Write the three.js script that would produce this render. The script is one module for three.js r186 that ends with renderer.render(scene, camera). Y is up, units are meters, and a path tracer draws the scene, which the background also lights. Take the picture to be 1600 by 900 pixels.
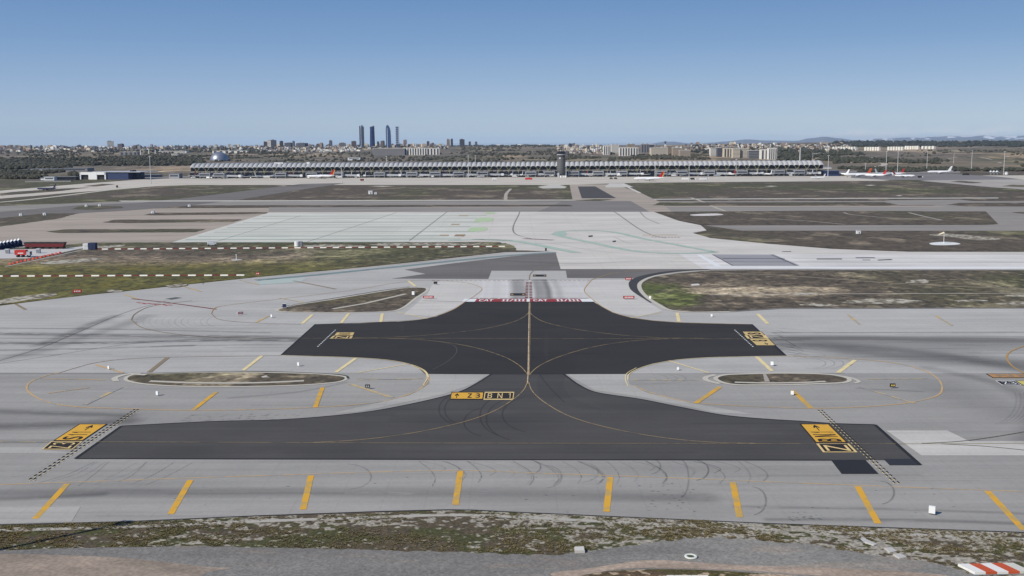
import * as THREE from 'three';
import { mergeGeometries } from 'three/addons/utils/BufferGeometryUtils.js';
import { FontLoader } from 'three/addons/loaders/FontLoader.js';

// ---------------------------------------------------------------- camera, sky, sun, exposure
const scene = new THREE.Scene();
const FOCAL = 1600, EYE = 61, D2R = Math.PI / 180;
const camera = new THREE.PerspectiveCamera(2 * Math.atan(450 / FOCAL) / D2R, 16 / 9, 1, 90000);
camera.position.set(0, EYE, 0);
camera.rotation.order = 'YXZ';
camera.rotation.set(-Math.atan(226 / FOCAL), 0, -0.3 * D2R);
camera.updateMatrixWorld(true);
scene.add(camera);

const renderer = new THREE.WebGLRenderer({ antialias: true });
renderer.toneMapping = THREE.LinearToneMapping;
renderer.toneMappingExposure = 1.0;
renderer.shadowMap.enabled = true;

const SUN = new THREE.Vector3(-0.78, 0.74, 0.573).normalize();
const sun = new THREE.DirectionalLight(new THREE.Color(1, 0.95, 0.87), 4.3);
sun.name = 'sun';
sun.position.copy(SUN).multiplyScalar(3000);
sun.castShadow = true;
Object.assign(sun.shadow.camera, { left: -1500, right: 1500, top: 1500, bottom: -1500, near: 10, far: 8000 });
sun.shadow.mapSize.set(4096, 4096);
scene.add(sun); scene.add(sun.target);

// hashed value noise
function hash(ix, iy, s) { let h = Math.imul(ix, 374761393) ^ Math.imul(iy, 668265263) ^ Math.imul(s, 974634777); h = Math.imul(h ^ (h >>> 13), 1274126177); h ^= h >>> 16; return (h >>> 0) / 4294967296; }
function vn(x, y, s) {
  const ix = Math.floor(x), iy = Math.floor(y); let u = x - ix, v = y - iy; u = u * u * (3 - 2 * u); v = v * v * (3 - 2 * v);
  const a = hash(ix, iy, s), b = hash(ix + 1, iy, s), c = hash(ix, iy + 1, s), d = hash(ix + 1, iy + 1, s);
  return a + (b - a) * u + (c - a) * v + (a - b - c + d) * u * v;
}
function fbm(x, y, s, o) { let f = 0, a = 0.5, n = 0; for (let i = 0; i < o; i++) { f += a * vn(x, y, s + i * 17); n += a; a *= 0.5; x = x * 2.03 + 11.3; y = y * 2.03 + 7.1; } return f / n; }
const sst = (a, b, x) => { x = Math.min(1, Math.max(0, (x - a) / (b - a))); return x * x * (3 - 2 * x); };
let seed = 12345;
const rnd = () => { seed = (Math.imul(seed, 1664525) + 1013904223) >>> 0; return seed / 4294967296; };
const rr = (a, b) => a + (b - a) * rnd();
const pick = (a) => a[Math.floor(rnd() * a.length)];
const lin = (r, g, b) => new THREE.Color(r / 255, g / 255, b / 255).convertSRGBToLinear();

// the sky: clear air, a low bank of far cloud above the mountains to the north-west
{
  const W = 4096, H = 2048, data = new Float32Array(W * H * 4);
  const keys = [[-90, [0.30, 0.36, 0.43]], [-2, [0.38, 0.46, 0.56]], [0, [0.475, 0.585, 0.69]], [1.2, [0.45, 0.565, 0.685]], [3.2, [0.325, 0.465, 0.66]], [5.5, [0.212, 0.36, 0.595]], [8, [0.148, 0.283, 0.525]], [14, [0.10, 0.215, 0.44]], [35, [0.07, 0.155, 0.35]], [90, [0.05, 0.115, 0.29]]];
  for (let j = 0; j < H; j++) {
    const up = ((j + 0.5) / H - 0.5) * 180; let k = 0; while (k < keys.length - 2 && up > keys[k + 1][0]) k++;
    const t = Math.min(1, Math.max(0, (up - keys[k][0]) / (keys[k + 1][0] - keys[k][0]))), c = [0, 1, 2].map((i) => keys[k][1][i] + (keys[k + 1][1][i] - keys[k][1][i]) * t);
    for (let i = 0; i < W; i++) {
      const az = ((i + 0.5) / W - 0.5) * 360; // -90 is where the camera looks, larger to the right
      const right = Math.sin((az + 90) * D2R), o = (j * W + i) * 4, low = Math.exp(-Math.max(0, up) / 5);
      const m = 1 + 0.28 * low * right;
      let cl = 0;
      if (up > -0.5 && up < 1.6) {
        const rel = az + 90, band = sst(13, 19, rel) * (1 - sst(60, 90, rel));
        if (band > 0) { const n = fbm(rel * 1.3, up * 5.5, 5, 5); cl = band * sst(0.36, 0.66, n + 0.16 * (1 - Math.abs(up - 0.3) * 2.4)) * sst(0.95, 0.35, up) * 0.6; }
      }
      for (let q = 0; q < 3; q++) data[o + q] = c[q] * (1 + (m - 1) * (q === 2 ? 0.55 : q === 1 ? 0.85 : 1)) * (1 - cl) + cl * [0.66, 0.69, 0.74][q];
      data[o + 3] = 1;
    }
  }
  const t = new THREE.DataTexture(data, W, H, THREE.RGBAFormat, THREE.FloatType);
  t.mapping = THREE.EquirectangularReflectionMapping; t.magFilter = THREE.LinearFilter; t.needsUpdate = true;
  scene.background = t; scene.environment = t;
}
scene.fog = new THREE.FogExp2(new THREE.Color(0.64, 0.80, 1.0), 1.6e-5);

// ---------------------------------------------------------------- terrain height and places on the ground
const MOUNDS = [[-1750, -3950, 330, 15], [-1250, -3700, 260, 9], [1560, -3300, 240, 15], [1900, -3600, 420, 17], [1100, -4300, 600, 12], [260, -3400, 420, 7], [-500, -3900, 500, 8], [2300, -4300, 500, 22]];
function T(x, z) {
  const d = -z; if (d < 2150) return 0;
  let h = 33 * sst(2150, 8600, d) + 5 * sst(5000, 9500, d) - 80 * sst(9600, 13500, d) + 21 * sst(1300, 3300, x) * sst(4500, 8500, d);
  const a = sst(2300, 3600, d) * (1 - sst(9000, 10500, d));
  h += a * (13 * (fbm(x / 900, z / 900, 71, 4) - 0.5) + 3 * (fbm(x / 160, z / 160, 72, 3) - 0.5));
  for (const m of MOUNDS) { const q = ((x - m[0]) ** 2) / (m[2] * m[2]) + ((z - m[1]) ** 2) / (m[2] * m[2] * 0.5); if (q < 8) h += m[3] * Math.exp(-q); }
  return h;
}
const vdir = new THREE.Vector3();
function ray(px, py) { return vdir.set((px - 800) / FOCAL, (450 - py) / FOCAL, -1).transformDirection(camera.matrixWorld); }
function G(px, py) { const r = ray(px, py), t = EYE / -r.y; return [r.x * t, r.z * t]; }   // photograph -> flat ground, metres
function Hh(px, py) {                                                                        // photograph -> hills
  const r = ray(px, py).clone(); let p = 0;
  for (let t = 300; t < 14000; t += t * 0.004) { if (EYE + r.y * t < T(r.x * t, r.z * t)) { p = t; break; } }
  if (!p) p = 9300;
  return new THREE.Vector3(r.x * p, T(r.x * p, r.z * p), r.z * p);
}
function onDepth(px, depth) { const r = ray(px, 224); const x = r.x / -r.z * depth; return new THREE.Vector3(x, T(x, -depth), -depth); }

// ---------------------------------------------------------------- naming
const used = new Map();
function numbered(n) { const k = used.get(n) || 0; used.set(n, k + 1); return k ? n + '_' + String(k).padStart(3, '0') : n; }
function shade(o) { o.traverse((c) => { if (c.isMesh) { c.castShadow = true; c.receiveShadow = true; } }); return o; }
function tag(o, label, category, group, kind) { o.userData = { label, category }; if (group) o.userData.group = group; if (kind) o.userData.kind = kind; return o; }
function part(name, geo, mat, parent) { const m = new THREE.Mesh(geo, mat); m.name = name; m.castShadow = m.receiveShadow = true; parent.add(m); return m; }
function top(name, geo, mat) { return part(numbered(name), geo, mat, scene); }
function struct(name, geo, mat, label, category) { const m = top(name, geo, mat); m.userData = { kind: 'structure', label, category }; return m; }
function thing(name, label, category, p = [0, 0, 0], turn = 0, group) { const g = new THREE.Group(); g.name = numbered(name); scene.add(g); g.position.set(p[0], p[1], p[2]); g.rotation.y = turn; tag(g, label, category, group); return g; }
function copy(o, p, turn, label) { const c = o.clone(); c.name = numbered(o.name.replace(/_\d{3}$/, '')); c.userData = { ...o.userData }; if (label) c.userData.label = label; scene.add(c); c.position.set(p[0], p[1], p[2]); c.rotation.y = turn; return c; }

// ---------------------------------------------------------------- geometry helpers
function box(w, h, d, x = 0, y = 0, z = 0, ry = 0) { const g = new THREE.BoxGeometry(w, h, d); if (ry) g.rotateY(ry); g.translate(x, y + h / 2, z); return g; }
function cyl(r0, r1, h, x = 0, y = 0, z = 0, n = 10) { const g = new THREE.CylinderGeometry(r1, r0, h, n); g.translate(x, y + h / 2, z); return g; }
function bar(a, b, r, n = 6) { const A = new THREE.Vector3(...a), B = new THREE.Vector3(...b), l = A.distanceTo(B), g = new THREE.CylinderGeometry(r, r, l, n); g.applyQuaternion(new THREE.Quaternion().setFromUnitVectors(new THREE.Vector3(0, 1, 0), B.clone().sub(A).normalize())); g.translate((A.x + B.x) / 2, (A.y + B.y) / 2, (A.z + B.z) / 2); return g; }
const merge = (l) => mergeGeometries(l.map((g) => g.index ? g.toNonIndexed() : g));
function smooth(pts, closed, n = 8) {
  const c = new THREE.CatmullRomCurve3(pts.map((p) => new THREE.Vector3(p[0], 0, p[1])), closed, 'centripetal');
  return c.getPoints(pts.length * n).map((p) => [p.x, p.z]);
}
const toG = (px) => px.map((p) => G(p[0], p[1]));
function sheetW(pts, y) {   // world polygon -> flat sheet facing up, uv in metres
  const s = new THREE.Shape(pts.map((p) => new THREE.Vector2(p[0], -p[1])));
  const g = new THREE.ShapeGeometry(s); g.rotateX(-Math.PI / 2); g.translate(0, y, 0);
  const P = g.attributes.position, uv = g.attributes.uv; for (let i = 0; i < P.count; i++) uv.setXY(i, P.getX(i), P.getZ(i));
  return g;
}
function ragged(pts, step, amp) {   // resample an outline and let it wander a little
  const o = []; for (let i = 0; i < pts.length; i++) { const a = pts[i], b = pts[(i + 1) % pts.length], L = Math.hypot(b[0] - a[0], b[1] - a[1]), n = Math.min(160, Math.max(1, Math.round(L / step))); for (let k = 0; k < n; k++) { const x = a[0] + (b[0] - a[0]) * k / n, z = a[1] + (b[1] - a[1]) * k / n, j = 1.6 / step; o.push([x + amp * (2 * fbm(x * j, z * j, 81, 3) - 1) * 1.6, z + amp * (2 * fbm(x * j, z * j, 82, 3) - 1) * 1.6]); } } return o;
}
const rough = (px, y, step, amp, curved) => sheetW(ragged(curved ? smooth(toG(px), true) : toG(px), step, amp), y);
const sheet = (px, y, curved) => sheetW(curved ? smooth(toG(px), true) : toG(px), y);
function ribbonW(pts, w, y, closed) {
  const n = pts.length, pos = [], idx = [], uv = [];
  for (let i = 0; i < n; i++) {
    const a = pts[closed ? (i - 1 + n) % n : Math.max(0, i - 1)], b = pts[closed ? (i + 1) % n : Math.min(n - 1, i + 1)];
    let tx = b[0] - a[0], tz = b[1] - a[1]; const l = Math.hypot(tx, tz) || 1; tx /= l; tz /= l;
    const ww = typeof w === 'function' ? w(i / (n - 1)) : w;
    for (const s of [-0.5, 0.5]) { const x = pts[i][0] - tz * ww * s, z = pts[i][1] + tx * ww * s; pos.push(x, y, z); uv.push(x, z); }
  }
  for (let i = 0; i < (closed ? n : n - 1); i++) { const a = i * 2, b = ((i + 1) % n) * 2; idx.push(a, a + 1, b, a + 1, b + 1, b); }
  const g = new THREE.BufferGeometry(); g.setAttribute('position', new THREE.Float32BufferAttribute(pos, 3)); g.setAttribute('uv', new THREE.Float32BufferAttribute(uv, 2)); g.setIndex(idx); 
  g.computeVertexNormals(); const N = g.attributes.normal; if (N.getY(0) < 0) { g.setIndex(idx.map((_, i) => idx[i - (i % 3) + [0, 2, 1][i % 3]])); g.computeVertexNormals(); }
  return g;
}
const ribbon = (px, w, y, curved, closed) => ribbonW(curved ? smooth(toG(px), closed) : toG(px), w, y, closed);
function dashes(a, b, n, duty, w, y) { const A = G(...a), B = G(...b), l = []; for (let i = 0; i < n; i++) { const t0 = i / n, t1 = (i + duty) / n; l.push(ribbonW([[A[0] + (B[0] - A[0]) * t0, A[1] + (B[1] - A[1]) * t0], [A[0] + (B[0] - A[0]) * t1, A[1] + (B[1] - A[1]) * t1]], w, y)); } return merge(l); }

// ---------------------------------------------------------------- textures (what surfaces are made of; coordinates in metres)
function tex(W, H, f, u0, v0, su, sv, wrap = THREE.MirroredRepeatWrapping) {   // f(x, z, out) in world metres gives sRGB 0..1
  const d = new Uint8Array(W * H * 4), o = [0, 0, 0];
  for (let j = 0; j < H; j++) for (let i = 0; i < W; i++) { f(u0 + (i + 0.5) / W * su, v0 + (j + 0.5) / H * sv, o, i, j); const k = (j * W + i) * 4; for (let q = 0; q < 3; q++) d[k + q] = Math.max(0, Math.min(255, o[q] * 255)); d[k + 3] = 255; }
  return dtex(d, W, H, u0, v0, su, sv, wrap);
}
function dtex(d, W, H, u0, v0, su, sv, wrap = THREE.MirroredRepeatWrapping, srgb = true) {
  const t = new THREE.DataTexture(d, W, H); if (srgb) t.colorSpace = THREE.SRGBColorSpace; t.magFilter = THREE.LinearFilter; t.minFilter = THREE.LinearMipmapLinearFilter; t.generateMipmaps = true;
  t.wrapS = t.wrapT = wrap; t.repeat.set(1 / su, 1 / sv); t.offset.set(-u0 / su, -v0 / sv); t.needsUpdate = true; return t;
}
const std = (o) => new THREE.MeshStandardMaterial({ roughness: 0.9, ...o });
const plain = (r, g, b, rough = 0.8, metal = 0) => std({ color: lin(r, g, b), roughness: rough, metalness: metal });

// rubber and wear strokes on pavement: stamped into a multiplier field
function field(W, H, u0, v0, su, sv) { return { W, H, u0, v0, su, sv, a: new Float32Array(W * H).fill(1) }; }
function stroke(F, ptsW, w, strength, soft = 0.5, breakup = 0) {
  const sx = F.W / F.su, sz = F.H / F.sv, R = w / 2;
  const acc = new Map();
  for (let i = 0; i < ptsW.length - 1; i++) {
    const [ax, az] = ptsW[i], [bx, bz] = ptsW[i + 1], L = Math.hypot(bx - ax, bz - az);
    const x0 = Math.floor((Math.min(ax, bx) - R - F.u0) * sx), x1 = Math.ceil((Math.max(ax, bx) + R - F.u0) * sx), y0 = Math.floor((Math.min(az, bz) - R - F.v0) * sz), y1 = Math.ceil((Math.max(az, bz) + R - F.v0) * sz);
    for (let y = Math.max(0, y0); y <= Math.min(F.H - 1, y1); y++) for (let x = Math.max(0, x0); x <= Math.min(F.W - 1, x1); x++) {
      const wx = F.u0 + (x + 0.5) / sx, wz = F.v0 + (y + 0.5) / sz; let t = ((wx - ax) * (bx - ax) + (wz - az) * (bz - az)) / (L * L || 1); t = Math.min(1, Math.max(0, t));
      const d = Math.hypot(wx - ax - (bx - ax) * t, wz - az - (bz - az) * t) / R; if (d >= 1) continue;
      let k = strength * sst(1, 1 - soft, d); if (breakup) k *= sst(breakup - 0.25, breakup + 0.25, fbm(wx * 0.25, wz * 0.9, 33, 3) + 0.12);
      const id = y * F.W + x; if ((acc.get(id) || 0) < Math.abs(k)) acc.set(id, k);
    }
  }
  for (const [id, k] of acc) F.a[id] *= 1 - k;
}

// ================================================================ ground
// hills and far land: one sheet from behind the camera to beyond the skyline
{
  const zs = [400, 0, -400, -900, -1500, -2000]; for (let z = -2150; z > -5200; z -= 40) zs.push(z); for (let z = -5200; z > -14500; z -= 110) zs.push(z);
  const NX = 230, pos = [], uv = [], idx = [];
  for (const z of zs) for (let i = 0; i <= NX; i++) { const u = i / NX * 2 - 1, x = u * (1900 + Math.max(0, -z) * 0.75); pos.push(x, T(x, z), z); uv.push(x, z); }
  for (let j = 0; j < zs.length - 1; j++) for (let i = 0; i < NX; i++) { const a = j * (NX + 1) + i, b = a + NX + 1; idx.push(a, a + 1, b, a + 1, b + 1, b); }
  const g = new THREE.BufferGeometry(); g.setAttribute('position', new THREE.Float32BufferAttribute(pos, 3)); g.setAttribute('uv', new THREE.Float32BufferAttribute(uv, 2)); g.setIndex(idx); g.computeVertexNormals();
  if (g.attributes.normal.getY(0) < 0) { g.setIndex(idx.map((_, i) => idx[i - (i % 3) + [0, 2, 1][i % 3]])); g.computeVertexNormals(); }
  const map = tex(2048, 2048, (x, z, o) => {
    const a = fbm(x / 420, z / 900, 1, 5), b = fbm(x / 60, z / 120, 2, 4), c = fbm(x / 150, z / 420, 3, 5), s = vn(x / 9, z / 22, 4);
    let r = 0.44, gg = 0.395, bb = 0.335; const m = sst(0.42, 0.62, a); r += m * 0.04; gg += m * 0.03; bb += m * 0.0;
    const dirt = sst(0.58, 0.68, c); r += dirt * 0.16; gg += dirt * 0.13; bb += dirt * 0.10;
    const green = sst(0.52, 0.66, fbm(x / 260, z / 500, 9, 4)); r -= green * 0.08; gg -= green * 0.055; bb -= green * 0.07;
    const scrub = sst(0.56, 0.66, b) * sst(0.35, 0.6, s); const k = (1 - scrub * 0.38) * (0.9 + 0.22 * vn(x / 7, z / 14, 6));
    const track = Math.abs(fbm(x / 500, z / 700, 12, 2) - 0.5); if (track < 0.004) { r += 0.2; gg += 0.18; bb += 0.15; }
    o[0] = r * k; o[1] = gg * k; o[2] = bb * k;
  }, -4096, -8300, 8192, 8192);
  struct('ground', g, std({ map, roughness: 1 }), 'brown and olive open land rising to low hills behind the airport', 'ground');
}
// airfield grass
function grassCol(x, z, o, fine) {
  const a = fbm(x / 120, z / 160, 21, 5), b = fbm(x / 26, z / 34, 22, 5), s = vn(x / 1.6, z / 2.6, 24), q = vn(x / 4.2, z / 6, 25);
  let r = 0.335, g = 0.292, bl = 0.232; const green = sst(0.46, 0.70, a); r -= green * 0.035; g -= green * 0.004; bl -= green * 0.055;
  // the greener meadow between the two barrier rows
  const mw = sst(-40, -110, x) * sst(-385, -400, z) * sst(-560, -490, z + 30 * (b - 0.5)); r += mw * (0.335 - r); g += mw * (0.318 - g); bl += mw * (0.13 - bl);
  const my = mw * sst(0.5, 0.64, fbm(x / 20, z / 12, 28, 4)); r += my * 0.05; g += my * 0.035;
  const dirt = sst(0.59, 0.70, b) * (1 - mw * 0.6); r += dirt * 0.15; g += dirt * 0.14; bl += dirt * 0.12;
  // bare stony patch on the right-hand field, the dry strip on the left meadow, green rim where the right-hand field starts
  const e1 = ((x - 107) / 42) ** 2 + ((z + 418) / 17) ** 2, p1 = sst(1.2, 0.2, e1 + 1.9 * (fbm(x / 12, z / 6, 26, 5) - 0.5)); r += p1 * 0.27; g += p1 * 0.25; bl += p1 * 0.21;
  const e3 = ((x - 62) / 14) ** 2 + ((z + 412) / 38) ** 2, p3 = sst(1.3, 0.4, e3 + 1.2 * (fbm(x / 9, z / 9, 29, 4) - 0.5)) * (1 - p1); r -= p3 * 0.02; g += p3 * 0.045; bl -= p3 * 0.08;
  const e2 = ((x + 215) / 130) ** 2 + ((z + 545) / 30) ** 2, p2 = sst(1.1, 0.2, e2 + 1.6 * (fbm(x / 30, z / 9, 27, 5) - 0.5)); r += p2 * 0.12; g += p2 * 0.105; bl += p2 * 0.09;
  let k = 0.62 + 0.40 * s + 0.34 * q;
  if (fine) { const f = vn(x * 1.5, z * 1.2, 35), h = fbm(x / 3.2, z / 4.5, 36, 3), st = sst(0.60, 0.72, fbm(x / 5, z / 3.2, 37, 4)) * (1 - 0.7 * mw); k = 0.55 + 0.28 * s + 0.24 * q + 0.34 * f + 0.14 * h; r += st * 0.15; g += st * 0.14; bl += st * 0.12; const dk = sst(0.58, 0.72, fbm(x / 2.2, z / 3, 38, 3)); k *= 1 - 0.3 * dk; }
  o[0] = r * k; o[1] = g * k; o[2] = bl * k;
}
const grassMap = tex(2048, 2048, (x, z, o) => grassCol(x, z, o, false), -1024, -2148, 2048, 2048), grassNear = tex(2048, 1400, (x, z, o) => grassCol(x, z, o, true), -420, -650, 840, 400);
const grassNearMat = std({ map: grassNear, roughness: 1 });
const grassMat = std({ map: grassMap, roughness: 1 });
struct('airfield_grass', sheetW([[-1900, 300], [1900, 300], [1900, -2120], [-1900, -2120]], 0.012), grassMat, 'short dry grass covering the airfield between the taxiways', 'grass');

// ---- pavement wear fields
const NF = field(2048, 1408, -210, -425, 420, 290), MF = field(2048, 1152, -520, -970, 1040, 590);
const W = (pts, n = 8) => smooth(toG(pts), false, n);
const S = (F, pts, w, k, soft, br) => stroke(F, W(pts), w, k > 0 ? Math.min(0.8, k * 1.8) : k, soft, br ? br - 0.07 : 0);
// rubber along the crossing taxiways
S(NF, [[-60, 520], [150, 524], [330, 526], [500, 530]], 9, 0.30, 0.9, 0.5); S(NF, [[-60, 536], [150, 536], [330, 532], [470, 532]], 7, 0.34, 0.9, 0.5);
S(NF, [[-60, 548], [100, 546], [300, 540]], 4, 0.26, 0.9, 0.45); S(NF, [[-60, 512], [200, 515], [420, 520]], 3, 0.22, 0.9, 0.4);
S(NF, [[-40, 575], [60, 545], [120, 520], [200, 487], [260, 470]], 1.0, 0.34, 0.8); S(NF, [[-40, 574], [80, 556], [200, 538], [340, 528]], 1.0, 0.3, 0.8);
S(NF, [[60, 540], [100, 526], [140, 508], [180, 494]], 9, 0.26, 1, 0.52); S(NF, [[0, 562], [60, 549], [120, 530], [180, 512], [230, 494]], 12, 0.16, 1, 0.45);
S(NF, [[1215, 530], [1300, 528], [1450, 531], [1680, 534]], 15, 0.20, 1, 0.3); S(NF, [[1225, 540], [1330, 541], [1450, 552], [1560, 570], [1680, 590]], 15, 0.18, 1, 0.34);
S(NF, [[1330, 548], [1450, 560], [1680, 570]], 22, 0.2, 1, 0.24); S(NF, [[1210, 520], [1680, 519]], 3, 0.25, 0.8, 0.4); S(NF, [[1210, 527], [1680, 526]], 1.2, 0.2, 0.8);
S(NF, [[1450, 575], [1560, 600], [1620, 640], [1600, 690]], 9, 0.16, 1, 0.4);
S(NF, [[-60, 668], [100, 664], [200, 658]], 10, 0.26, 1, 0.35); S(NF, [[-60, 640], [60, 645], [200, 650]], 7, 0.22, 1, 0.4); S(NF, [[-60, 690], [60, 690], [120, 688]], 5, 0.16, 1, 0.4);
S(NF, [[-60, 772], [200, 770], [500, 770], [800, 772], [1100, 778]], 9, 0.19, 1, 0.34); S(NF, [[-60, 782], [60, 778], [160, 772]], 4, 0.2, 1, 0.4);
S(NF, [[1200, 812], [1350, 812], [1500, 815], [1660, 822]], 2.6, 0.2, 1, 0.4); S(NF, [[1150, 792], [1400, 796], [1660, 805]], 2.2, 0.15, 1, 0.45);
S(NF, [[540, 598], [470, 612], [360, 622]], 2.4, 0.14, 1); S(NF, [[560, 592], [640, 594]], 2, 0.12, 1); S(NF, [[1340, 607], [1440, 612]], 2, 0.14, 1);
S(NF, [[1205, 534], [1300, 534], [1480, 537], [1720, 540]], 36, 0.20, 1); S(NF, [[1300, 545], [1440, 554], [1560, 568], [1720, 585]], 38, 0.18, 1); S(NF, [[1240, 528], [1720, 530]], 12, 0.14, 1);
S(NF, [[-80, 532], [150, 530], [400, 531]], 30, 0.07, 1); S(NF, [[-80, 655], [80, 652], [200, 650]], 26, 0.10, 1); S(NF, [[1480, 610], [1580, 640], [1720, 650]], 30, 0.10, 1); S(NF, [[900, 560], [1000, 570], [1200, 572]], 12, 0.06, 1);
for (let i = 0; i < 40; i++) { const y = rr(508, 556), x = rr(-60, 420); S(NF, [[x, y], [x + rr(60, 260), y + rr(-2, 1)]], rr(0.4, 1.6), rr(0.06, 0.18), 0.9, 0.4); }
for (let i = 0; i < 40; i++) { const y = rr(512, 562), x = rr(1230, 1560); S(NF, [[x, y], [x + rr(60, 260), y + rr(-1, 4)]], rr(0.4, 1.8), rr(0.05, 0.14), 0.9, 0.4); }
// light and dark rubber down the central stub
for (const [x, w, k] of [[855, 5, 0.34], [845, 7, 0.26], [838, 4, 0.2], [816, 9, 0.24], [806, 6, 0.2], [870, 6, 0.12], [790, 5, -0.10], [770, 4, -0.08], [760, 3, -0.1], [795, 2, -0.1], [905, 3, -0.05]]) S(NF, [[x, 437], [x + (x - 826) * 0.14, 472]], w, k, 1);
// curved tyre scrubs
for (let i = 0; i < 26; i++) { const x0 = 640 + i * 21 + rr(-15, 15), w = rr(18, 46), h = rr(14, 40); S(NF, [[x0, 721], [x0 + w * 0.7, 721 + h * 0.35], [x0 + w, 721 + h * 0.7], [x0 + w * 0.8, 721 + h]], rr(0.22, 0.45), rr(0.1, 0.34), 0.9, 0.40); }
for (const [cx, cy, rx, ry] of [[1015, 729, 17, 12], [1062, 748, 14, 30], [1085, 735, 22, 16], [850, 745, 28, 18], [905, 738, 30, 16], [1375, 770, 22, 18], [820, 730, 25, 12], [540, 745, 40, 20], [1175, 783, 22, 22]]) S(NF, Array.from({ length: 9 }, (_, i) => { const a = -1.5 + i * 0.36; return [cx + Math.cos(a) * rx, cy + Math.sin(a) * ry]; }), 0.42, rr(0.14, 0.4), 0.9, 0.35);
for (let i = 0; i < 9; i++) { const x0 = 60 + i * 21, l = rr(40, 90); S(NF, [[x0, 762 - rr(0, 15)], [x0 + l * 0.5, 742], [x0 + l, 722]], 0.35, rr(0.1, 0.3), 0.9, 0.45); }
for (let i = 0; i < 26; i++) { const x0 = rr(1185, 1240), y0 = rr(512, 556); S(NF, [[x0, y0], [x0 + rr(8, 20), y0 + rr(-2, 3)], [x0 + rr(24, 60), y0 + rr(1, 8)]], 0.5, rr(0.2, 0.45), 0.9); }
for (const q of [0, 1, 2, 3]) S(NF, Array.from({ length: 9 }, (_, i) => { const a = -1.5 + i * 0.4; return [1262 + q * 14 + Math.cos(a) * 28, 568 + Math.sin(a) * 8]; }), 0.35, 0.26, 0.9);
for (const q of [0, 1, 2]) S(NF, Array.from({ length: 9 }, (_, i) => { const a = -1.5 + i * 0.4; return [1010 + q * 14 + Math.cos(a) * 34, 592 + Math.sin(a) * 8]; }), 0.35, 0.2, 0.9);
for (let i = 0; i < 12; i++) { const q = i * 9, k = rr(0.06, 0.16); S(NF, Array.from({ length: 10 }, (_, j) => { const a = 1.2 + j * 0.35; return [265 + q + Math.cos(a) * (52 - i), 503 + Math.sin(a) * (17 - i * 0.5)]; }), 0.5, k, 0.9); }
for (let i = 0; i < 9; i++) S(NF, Array.from({ length: 8 }, (_, j) => { const a = -0.3 + j * 0.22; return [1540 + i * 7 + Math.cos(a) * 48, 625 + Math.sin(a) * 40]; }), 0.6, 0.1, 0.9);
for (let i = 0; i < 90; i++) { const cl = i % 3, x = cl === 0 ? rr(1000, 1085) : cl === 1 ? rr(1225, 1290) : rr(240, 1500), y = cl === 0 ? rr(755, 800) : cl === 1 ? rr(800, 815) : rr(745, 805); S(NF, [[x, y], [x + rr(1, 3), y + rr(0, 1)]], rr(0.2, 0.42), rr(0.25, 0.5), 0.7); }
for (let i = 0; i < 260; i++) { const x = rr(-40, 1640), y = rr(500, 830), l = rr(40, 300); S(NF, [[x, y], [x + l, y + rr(-1.5, 1.5)]], rr(0.3, 1.5), rr(-0.06, 0.07), 0.9); }
for (let i = 0; i < 60; i++) { const x = rr(280, 470), y = rr(648, 660); S(NF, [[x, y], [x + rr(2, 8), y - rr(0, 2)]], 0.4, rr(0.15, 0.4), 0.9); }
// middle distance
S(MF, [[200, 478], [400, 452], [520, 440], [640, 430]], 8, 0.20, 1, 0.4); S(MF, [[240, 474], [420, 449], [560, 434]], 1.2, 0.35, 0.8); S(MF, [[150, 482], [330, 462], [480, 446]], 4, 0.2, 1, 0.4);
S(MF, [[640, 306], [720, 330]], 3, 0.2, 1); S(MF, [[960, 331], [1018, 367], [1040, 372]], 1.6, 0.4, 0.8); S(MF, [[812, 331], [806, 366], [830, 373]], 1.4, 0.42, 0.8); S(MF, [[1000, 331], [1010, 341], [1030, 350]], 1.4, 0.35, 0.8);
S(MF, [[820, 373], [862, 375]], 6, 0.5, 0.8, 0.5); S(MF, [[760, 406], [900, 412], [1000, 408], [1100, 409], [1700, 410]], 8, 0.12, 1, 0.4); S(MF, [[1240, 404], [1700, 404]], 1.5, 0.2, 0.8); S(MF, [[620, 332], [560, 352], [480, 378]], 1.6, 0.3, 0.8); S(MF, [[470, 337], [330, 380]], 1.4, 0.3, 0.8); S(MF, [[700, 330], [640, 376]], 1.6, 0.34, 0.8);
S(MF, [[860, 380], [960, 395], [1100, 400]], 1.2, 0.22, 0.8); S(MF, [[820, 381], [940, 378], [1060, 380]], 1.4, 0.28, 0.8); S(MF, [[960, 371], [1000, 382], [1160, 376]], 1.2, 0.2, 0.8);

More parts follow.
